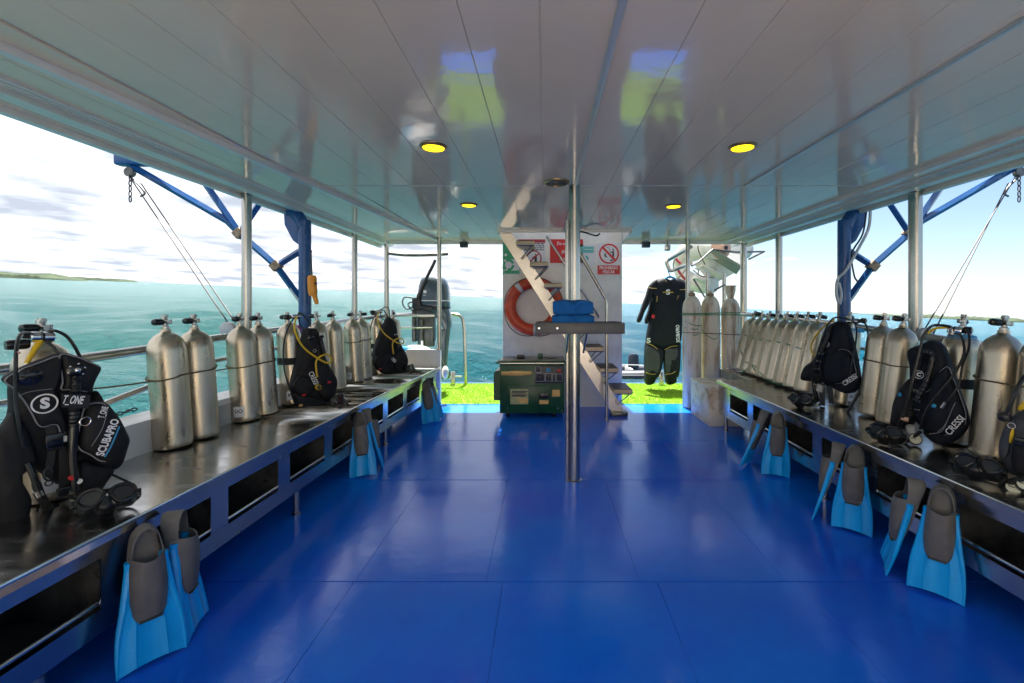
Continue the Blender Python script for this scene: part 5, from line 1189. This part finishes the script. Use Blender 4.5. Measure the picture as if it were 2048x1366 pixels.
MB().tube([pl.P(695,205,.0), pl.P(690,240,.01)], .016, 10).build('pressure_port', 'chrome', r5)
for pts, rad, mm in (([(690,182,0), (620,172,.03), (555,180,.07), (505,240,.10), (475,350,.12), (435,520,.14), (395,680,.14), (360,800,.13), (335,860,.12)], [.0075]*48+[.011]*9, 'black'), ([(670,188,0), (580,195,.02), (530,230,.03)], .0065, 'yellow'),
        ([(735,225,0), (770,270,.05), (775,380,.09), (700,520,.13), (570,680,.145), (510,780,.14), (478,880,.12)], .0068, 'black'), ([(795,195,-.02), (815,250,.0), (808,340,.03), (770,440,.09), (745,570,.13), (690,660,.145), (650,705,.145)], .0062, 'black')):
    pl.hose(MB(), pts, rad).build('hose', mm, r5)
MB().tube([pl.P(652,700,.145), pl.P(625,735,.145)], .009, 10).build('quick_connector', 'valve', r5)
MB().tube([pl.P(350,805,.13), pl.P(400,818,.12)], .013, 10).build('hose_band', 'cone', r5)
second_stage(pl, r5, 297, 902, .11, .032, 'blackgloss', 'chrome', (-.5,-.8,.3)); gauge(pl, r5, 447, 950, .11, .028, Vector((-.5,-.75,.45)))
pl.hose(MB(), [(290,940,.09), (330,970,.10), (400,960,.10), (480,900,.11)], .010).build('console', 'black', r5)
for s_ in (.0, .02): MB().lathe([(.070-.5*s_,.60+s_), (.079-.5*s_,.60+s_), (.075-.5*s_,.614+s_), (.066-.5*s_,.614+s_)], (0,0,0), n=24).build('blue_strap', 'printblue', r5, local=True).matrix_local = W[r5].inverted() @ W[TANKS['T5'][0]]
pl = Plane(2.20, 1.98, 215, (1700, 600), 3.414)
v6 = vest_thing(pl, 1200, 1150, 'charcoal grey dive vest with yellow stripes beside two pale gauges')
for i, (nm, out, d, th, wr, mm) in enumerate([('back_pad', [(1100,810),(1180,745),(1260,700),(1340,640),(1420,660),(1480,900),(1480,1150),(1330,1230),(1200,1210),(1090,1180),(1040,1090),(1050,950)], .02, .06, .012, 'greyneo'),
        ('side_wing', [(1020,1000),(1040,905),(1085,830),(1130,800),(1140,900),(1110,1000),(1080,1080),(1030,1080)], .05, .04, .006, 'greyneo'),
        ('pocket', [(1110,1000),(1180,960),(1290,960),(1380,1020),(1370,1140),(1250,1190),(1120,1160)], .07, .05, .010, 'neo')]):
    pl.pan(MB(), out, d, th, wr, i*2.7+90, .4).build(nm, mm, v6, sharp=60)
pl.pan(MB(), [(1088,930),(1100,890),(1118,880),(1118,930),(1100,975),(1086,970)], .092, .008).build('yellow_panel', 'yellow', v6); pl.pan(MB(), [(1140,740),(1190,680),(1230,620),(1230,690),(1180,750)], .08, .012).build('yellow_panel', 'yellow', v6)
for pts in ([(1150,980,.125),(1250,900,.11),(1350,860,.10)], [(1130,1010,.12),(1230,1040,.125),(1330,1010,.125)]): 
    P = smooth_path([pl.P(*p) for p in pts], 6); MB().tube(P, .012, 8, sy=.4).build('strap', 'webbing', v6)
buckle(pl, v6, 1175, 970, .125, .05, .035); circle_logo(pl, v6, 1103, 858, .096, .012, None)
band_r('T6', .36, v6)
r6 = reg_thing(pl, 1250, 560, 'regulator with two pale gauges hanging over the charcoal and yellow vest')
pl.hose(MB(), [(1290,430,.0), (1230,480,.06), (1160,570,.10), (1110,680,.12), (1060,790,.12)], .0085).build('hose', 'black', r6)
second_stage(pl, r6, 1052, 797, .115, .022, 'black', None); gauge(pl, r6, 1118, 1285, .11, .026, Vector((-.45,-.55,.7))); gauge(pl, r6, 1195, 1262, .11, .026, Vector((-.45,-.55,.7)))
pl.hose(MB(), [(1030,1270,.08), (1100,1240,.10), (1180,1220,.10), (1260,1180,.11)], .014).build('console', 'black', r6)
MB().lathe([(.018,-.03), (.022,-.02), (.022,.02), (.018,.03)], pl.P(960, 1110, .05), (0,0,1), 14).build('gauge_boot', 'blackgloss', r6)
MB().lathe([(.0225,-.006), (.0225,.006)], pl.P(960, 1115, .05), (0,0,1), 14).build('gauge_band', 'yellow', r6)

# ------------------------------------------------------------------ wetsuit
pl = Plane(1.65, 7.20, 270, (1220, 450), 3.178)
ws = thing('wetsuit', 'black full wetsuit with yellow seams hanging at the stern', 'wetsuit', (1.85, 7.20, .09))
def wpan(nm, out, d, th, mm='neo2', wr=.008): return pl.pan(MB(), out, d, th, wr, len(out)*1.3, .9, 5.).build(nm, mm, ws, sharp=70)
wpan('torso', [(345,335),(385,350),(420,335),(465,352),(492,390),(497,440),(472,490),(458,560),(458,650),(446,745),(400,775),(345,790),(290,775),(236,752),(246,650),(266,560),(268,470),(250,410),(290,355)], 0, .10)
wpan('sleeve', [(300,345),(250,385),(228,450),(208,500),(192,548),(172,608),(193,617),(216,560),(238,520),(262,470),(290,400)], .05, .05)
wpan('sleeve', [(285,440),(258,480),(244,540),(224,598),(226,626),(241,624),(262,570),(285,520)], -.04, .045)
wpan('sleeve', [(455,350),(490,380),(500,430),(488,470),(470,530),(462,620),(448,690),(438,690),(440,580),(446,470)], -.02, .05)
wpan('leg', [(234,735),(290,760),(342,785),(338,850),(325,920),(305,965),(294,972),(274,1010),(228,1010),(224,930),(222,860)], .0, .085)
wpan('leg', [(345,785),(400,770),(444,735),(446,850),(440,930),(430,968),(418,968),(416,1004),(364,1012),(352,950),(346,880)], .0, .085)
wpan('knee_pad', [(238,770),(300,800),(318,840),(310,930),(280,945),(236,935),(230,850)], .073, .015, 'greyneo', 0); wpan('knee_pad', [(352,800),(400,785),(430,790),(432,870),(424,930),(380,945),(356,930)], .073, .015, 'greyneo', 0)
for pts in ([(245,398),(270,402),(297,403)], [(445,412),(470,410),(492,412)], [(300,452),(299,470),(297,488)], [(436,448),(425,472),(418,494)], [(236,752),(270,765),(302,790)], [(348,793),(390,772),(430,768)], [(228,938),(260,948),(292,948)], [(352,950),(390,945),(418,930)], [(350,345),(356,355),(360,362)]):
    P = smooth_path([pl.P(a_, b_, .098) for a_, b_ in pts], 5); MB().tube(P, .005, 6).build('seam', 'gold', ws)
pl.word('S', (356,428), (382,428), .108, .11, 'print', ws, .03); pl.hose(MB(), [(337,428,.108), (370,426,.110), (402,428,.108)], .006, 6).build('chest_stripe', 'yellow', ws)
pl.word('S', (234,735), (258,735), .100, .10, 'print', ws, .03); pl.word('SCUBAPRO', (434,745), (430,635), .1000, .075, 'print', ws, .03); pl.word('I', (272,592), (279,570), .106, .06, 'red', ws, .05)
hg = thing('clothes_hanger', 'blue plastic hanger holding the black wetsuit', 'hanger', at(1340, 545, 7.2))
HK = at(1340, 541, 7.2)
pl.hose(MB(), [(378,290,.0), (384,278,.0), (374,276,0), (370,296,0), (380,318,0), (380,340,0)], .007).build('hook', 'printblue', hg)
MB().tube(smooth_path([pl.P(300,372,.02), pl.P(345,345,.03), pl.P(380,330,.03), pl.P(420,345,.03), pl.P(470,380,.02)], 5), .016, 8).build('hanger_bar', 'printblue', hg)

# ------------------------------------------------------------------ dinghy stowed at the stern quarter, on its rack
YD = 7.15
dg_ = thing('stowed_dinghy', 'dirty white inflatable dinghy stowed tilted on the stern rack', 'dinghy', at(1420, 560, YD+.5))
zd = lambda x, y, Yq: at(1320+x/9.105, 470+y/9.105, Yq)
tu = smooth_path([zd(330, 560, YD+1.0), zd(420, 380, YD+.9), zd(620, 270, YD+.7), zd(900, 240, YD+.45), zd(1110, 235, YD+.18)], 7); MB().tube(tu, [.10+.09*min(1, i/12) for i in range(len(tu))], 20).build('tube', 'dinghy', dg_)
tu2 = smooth_path([zd(330, 560, YD+1.0), zd(420, 720, YD+.95), zd(560, 840, YD+.8), zd(760, 900, YD+.6), zd(960, 890, YD+.4)], 7); MB().tube(tu2, [.10+.05*min(1, i/12) for i in range(len(tu2))], 20).build('tube', 'dinghy', dg_)
tu3 = smooth_path([zd(1110, 235, YD+.9), zd(1350, 260, YD+.9), zd(1550, 290, YD+.9), zd(1660, 330, YD+.9)], 6); MB().tube(tu3, [.17]*12+[.165,.16,.15,.14,.12,.10,.06], 20).build('tube', 'dinghy', dg_)
e_ = tu[-1]; d_ = (tu[-1]-tu[-3]).normalized(); MB().lathe([(.189, 0), (.15, .03), (.09, .09), (.07, .12), (.06, .121)], e_, d_, 24).build('end_cone', 'cone', dg_); MB().lathe([(.035, .122), (.035, .128)], e_, d_, 16).build('drain', 'signblack', dg_)
def slab(nm, corners, th_, m_):
    a_, b_, c_, d2 = corners; n_ = (b_-a_).cross(d2-a_).normalized()*th_; return MB().hexa([a_, b_, c_, d2, a_+n_, b_+n_, c_+n_, d2+n_]).build(nm, m_, dg_)
slab('transom', [zd(960, 262, YD+.02), zd(1480, 590, YD+.06), zd(1390, 720, YD+.30), zd(840, 360, YD+.30)], .03, 'transom')
slab('floor_board', [zd(840, 362, YD+.42), zd(1440, 650, YD+.42), zd(960, 900, YD+.62), zd(640, 560, YD+.62)], .02, 'dinghy')
slab('thwart', [zd(760, 560, YD+.28), zd(1150, 740, YD+.28), zd(1080, 810, YD+.36), zd(700, 600, YD+.36)], .03, 'dinghy')
slab('thwart', [zd(620, 770, YD+.30), zd(920, 880, YD+.30), zd(890, 930, YD+.36), zd(600, 810, YD+.36)], .03, 'dinghy')
slab('side_skirt', [zd(1120, 300, YD+.5), zd(1500, 360, YD+.5), zd(1480, 560, YD+.4), zd(1180, 380, YD+.4)], .02, 'dinghy')
for pts in ([(690,200),(700,280),(740,380),(790,480),(820,540)], [(460,330),(510,420),(500,540),(430,680),(330,780)], [(640,600),(700,640),(690,700),(650,680)], [(260,450),(240,560),(270,640)], [(600,640),(760,750),(980,780)]):
    MB().tube(smooth_path([zd(a_, b_, YD+.16+.3*(a_ < 600)) for a_, b_ in pts], 5), .009, 6).build('lashing', 'rope', dg_)
for (x0, y0, x1, y1) in ((290,430,380,520), (330,640,470,820)): MB().tube([zd(x0, y0, YD+.72), zd((x0+x1)/2-12, (y0+y1)/2, YD+.71), zd(x1, y1, YD+.68)], .022, 8).build('red_stripe', 'signdred', dg_)
rk = thing('dinghy_rack', 'bent steel pipe rack holding the stowed dinghy and the wetsuit hanger', 'rack', (2.0, 7.2, 0))
MB().tube(smooth_path([zd(560, 215, 6.3), zd(420, 300, 6.7), zd(160, 450, 7.2), zd(120, 490, 7.22), zd(140, 560, 7.22), zd(175, 640, 7.21), zd(220, 645, 7.2), zd(400, 580, 7.0), zd(560, 510, 6.4)], 4), .028, 12).build('rack_pipe', 'steel', rk)
MB().tube([zd(960, 262, YD), zd(1380, 310, YD), zd(1900, 300, YD), zd(1620, 440, YD+.4)], .016, 8).build('rack_pipe', 'dark_steel', rk)
MB().tube([zd(960, 262, YD), zd(690, 500, YD-.05), zd(580, 560, 6.5)], .014, 8).build('rack_pipe', 'dark_steel', rk)
MB().tube([zd(610, 800, YD), zd(820, 1140, YD)], .014, 8).build('brace', 'dark_steel', rk); MB().tube([zd(1180, 900, YD), zd(990, 1010, YD), ], .014, 8).build('brace', 'dark_steel', rk)
for zx in (865, 1170): p = zd(zx, 860, 7.3); MB().cyl((p.x, 7.3, 0), (p.x, 7.3, p.z+.15), .032, 14).build('rack_post', 'steel', rk)

# ------------------------------------------------------------------ outboard motor
om = thing('outboard_motor', 'blue-grey outboard motor clamped to the stern rail', 'outboard motor', (-1.75, 7.02, .2))
ym = 7.08
MB().loft([(1.29, -1.70, ym, .20, .14), (1.315, -1.72, ym, .235, .165), (1.40, -1.725, ym, .245, .175), (1.52, -1.725, ym, .24, .172), (1.64, -1.725, ym, .225, .162), (1.72, -1.73, ym, .20, .145), (1.765, -1.74, ym, .165, .12), (1.78, -1.74, ym, .10, .08)], 32, 3.2).build('cowl', 'motor', om, sharp=50)
MB().loft([(1.285, -1.72, ym, .241, .170), (1.318, -1.724, ym, .247, .176)], 32, 3.2).build('cowl_seal', 'black', om)
MB().loft([(.98, -1.52, ym, .055, .10), (1.10, -1.54, ym, .09, .125), (1.20, -1.60, ym, .14, .14), (1.285, -1.69, ym, .205, .15)], 28, 3).build('lower_cowl', 'motor', om, sharp=50)
MB().loft([(.30, -1.60, ym, .07, .04), (.62, -1.60, ym, .09, .06), (.98, -1.57, ym, .10, .075)], 20, 2.4).build('leg', 'motor', om)
MB().loft([(.20, -1.60, ym, .10, .03), (.26, -1.60, ym, .14, .05), (.32, -1.60, ym, .12, .045)], 16, 2).build('gearcase', 'motor', om)
for x0, x1 in ((-2.04, -1.99), (-1.76, -1.71)): MB().box(x0, x1, ym-.12, ym+.06, .78, 1.28, .01).build('clamp_bracket', 'motorgrey', om)
MB().box(-2.03, -1.70, ym-.10, ym-.05, 1.14, 1.28, .01).build('clamp_bracket', 'motorgrey', om); MB().box(-1.97, -1.72, ym-.06, ym+.05, .70, 1.27, .02).build('swivel_tube', 'motorgrey', om)
MB().cyl((-1.90, ym-.09, .70), (-1.90, ym-.09, 1.12), .034, 14).build('tilt_cylinder', 'dark_steel', om); MB().cyl((-1.885, ym-.10, .62), (-1.885, ym-.10, .80), .030, 14).build('tilt_rod', 'chrome', om)
for x in (-2.0, -1.78): MB().lathe([(.02, 0), (.02, .03), (.008, .05)], (x, ym-.12, 1.2), (0,-1,0), 10).build('clamp_screw', 'motorgrey', om)
MB().tube(smooth_path([(-1.93, ym-.16, 1.36), (-1.91, ym-.17, 1.50), (-1.80, ym-.17, 1.75), (-1.70, ym-.17, 1.95), (-1.665, ym-.17, 2.03)], 5), [.032]*6+[.024]*9+[.022]*6, 12).build('tiller_handle', 'black', om)
MB().box(-2.02, -1.88, ym-.2, ym-.02, 1.28, 1.46, .03).build('tiller_mount', 'black', om); MB().box(-1.92, -1.70, ym-.19, ym-.1, 1.27, 1.34, .03).build('tiller_mount', 'black', om)
for pts in ([(-2.0,ym-.15,1.45),(-2.14,ym-.15,1.46),(-2.17,ym-.15,1.36),(-2.10,ym-.15,1.28),(-2.02,ym-.15,1.32)], [(-2.0,ym-.17,1.40),(-2.08,ym-.17,1.36),(-2.02,ym-.17,1.27),(-1.95,ym-.17,1.26)]): MB().tube(smooth_path(pts, 5), .010, 8).build('control_cable', 'black', om)
MB().box(-1.845, -1.80, ym-.1745, ym-.168, 1.525, 1.57).build('decal', 'signwhite', om); MB().box(-1.85, -1.81, ym-.1775, ym-.17, 1.49, 1.497).build('decal', 'signwhite', om)
MB().loft([(1.405, -1.725, ym, .2468, .1768), (1.418, -1.725, ym, .2466, .1766)], 32, 3.2).build('stripe', 'signwhite', om)
bc = thing('supply_sack', 'white and blue sack lying behind the port bench end panel', 'sack', (-1.80, 6.45, -.01))
MB().loft([(-.012, -1.80, 6.42, .30, .20), (.3, -1.80, 6.42, .31, .21), (.62, -1.82, 6.42, .28, .18), (.735, -1.83, 6.42, .20, .13), (.775, -1.83, 6.42, .08, .05)], 24).build('sack_body', 'signwhite', bc, sharp=70)
MB().loft([(.70, -1.93, 6.33, .10, .07), (.745, -1.93, 6.33, .09, .06), (.765, -1.93, 6.33, .05, .04)], 16).build('blue_print', 'printblue', bc)

# ------------------------------------------------------------------ small RIB afloat astern
xr, yr = 2.30, 14.0; zr = sea_z(xr, yr)
rb = thing('rubber_boat', 'navy rubber boat floating astern behind the white tower', 'boat', (xr-1, yr, zr))
tb = [(xr+.95, yr-.75, zr+.30), (xr+.2, yr-.75, zr+.28), (xr-1.6, yr-.75, zr+.28), (xr-2.3, yr-.45, zr+.38), (xr-2.6, yr, zr+.46), (xr-2.3, yr+.45, zr+.38), (xr-1.6, yr+.75, zr+.28), (xr+.95, yr+.75, zr+.30)]
P = smooth_path(tb, 7); MB().tube(P, [.14+.10*min(1, i/3, (len(P)-1-i)/3) for i in range(len(P))], 18).build('inflated_tube', 'rib', rb)
MB().box(xr-2.1, xr+.3, yr-.6, yr+.6, zr-.08, zr+.12, .03).build('floor', 'rib', rb); MB().box(xr+.25, xr+.32, yr-.55, yr+.55, zr+.05, zr+.52, .02).build('transom', 'greywhite', rb)
MB().loft([(zr-.1, xr+.42, yr, .06, .06), (zr+.45, xr+.42, yr, .08, .08), (zr+.5, xr+.42, yr, .17, .13), (zr+.85, xr+.42, yr, .16, .12), (zr+.92, xr+.42, yr, .10, .08)], 18).build('engine', 'rib', rb)
MB().tube([(xr-1.6, yr-.99, zr+.40), (xr+.6, yr-.97, zr+.40)], .02, 6).build('rubbing_strake', 'piping', rb)
MB().tube(smooth_path([(xr-1.2+.3*i, yr-.985, zr+.36-.10*(i % 2)) for i in range(7)], 4), .013, 6).build('grab_line', 'rope', rb)
ln = thing('mooring_line', 'thin pale mooring line leading astern over the water', 'rope', (1.95, 7.62, .14)); MB().tube(smooth_path([(1.95, 7.62, .14), (2.2, 10, .02), (xr-1.5, 13.0, zr+.7), (xr-2.4, yr-.3, zr+.5)], 8), .012, 6).build('line', 'greywhite', ln)

# ------------------------------------------------------------------ ceiling lamps and fittings
for x, y, lb_ in ((-.642, 2.62, 'round yellow ceiling lamp near the camera end, on the side of the outboard motor'), (1.137, 2.62, 'round yellow ceiling lamp near the camera end, on the side of the leaning tanks'), (-.69, 4.12, 'round yellow ceiling lamp aft of the centre pole, on the side of the outboard motor'), (1.176, 4.165, 'round yellow ceiling lamp aft of the centre pole, on the side of the leaning tanks')):
    lb_ = lb_.replace('near the camera end', 'forward of the centre pole'); t_ = thing('ceiling_lamp', lb_, 'lamp', (x, y, HC-.008), group='yellow ceiling lamps')
    MB().lathe([(.058, .010), (.058, .002), (.066, -.004), (.078, .004), (.080, .010)], (x, y, HC-.010), n=36).build('trim_ring', 'bronze', t_)
    MB().lathe([(.060, -.0035), (.060, .001)], (x, y, HC-.010), n=36).build('lens', 'lamp', t_)
t_ = thing('ceiling_speaker', 'round bronze ceiling fitting beside the top of the centre pole', 'fitting', (.085, 3.37, HC-.01))
MB().lathe([(.080, .012), (.082, -.004), (.096, .002), (.098, .012)], (.085, 3.37, HC-.012), n=36).build('trim_ring', 'bronze', t_); MB().lathe([(.082, .004), (.05, .002), (.082, .011)], (.085, 3.37, HC-.012), n=36).build('grille', 'dark_steel', t_)
for px, Yq, lb_ in ((928, 6.30, 'small dark floodlight under the roof edge next to the outboard motor'), (1292, 6.30, 'small dark floodlight under the roof edge next to the wetsuit')):
    x = (px-VX)/F*Yq; t_ = thing('floodlight', lb_, 'floodlight', (x, Yq, 2.1)); MB().box(x-.055, x+.055, Yq-.03, Yq+.04, HC-.11, HC-.03, .006).build('housing', 'panelblack', t_)
    MB().box(x-.045, x+.045, Yq-.034, Yq-.0305, HC-.10, HC-.045).build('lens', 'glass', t_); MB().box(x-.02, x+.02, Yq-.01, Yq+.02, HC-.031, HC+.003).build('bracket', 'greywhite', t_)
x = (1333-VX)/F*6.45; t_ = thing('hanging_lamp', 'small square lamp hanging on a stem below the roof edge over the wetsuit', 'lamp', (x, 6.42, 2.1)); MB().box(x-.035, x+.035, 6.37, 6.44, HC-.13, HC-.06, .004).build('housing', 'valve', t_); MB().cyl((x, 6.40, HC-.062), (x, 6.40, HC+.003), .008, 8).build('stem', 'dark_steel', t_)
MB().box(x-.03, x+.03, 6.375, 6.435, HC-.14, HC-.131).build('lens', 'panelblack', t_)
t_ = thing('loose_cable', 'short black cable end sticking out below the ceiling hatch', 'cable', (.36, 5.46, 2.2)); MB().tube(smooth_path([(.30, 5.49, HC-.02), (.45, 5.47, HC-.03), (.55, 5.46, HC-.06), (.62, 5.46, HC-.075), (.66, 5.46, HC-.05)], 5), .010, 8).build('cable_end', 'black', t_)
MB().box(-1.43, -1.405, 6.151, 6.19, .02, .0201+.44, .0).build('fender_board', 'whitepaint', None, org=(-1.42, 6.17, .02)) if False else None
t_ = thing('round_fender', 'small cream round float hung at the bench end panel', 'fender', (-1.36, 6.25, .35)); MB().sphere((-1.365, 6.23, .42), .075, 18, 12, (.6, 1, 1.2)).build('float', 'fascia', t_); MB().tube([(-1.365, 6.23, .50), (-1.40, 6.16, .62)], .006, 6).build('lanyard', 'rope', t_)
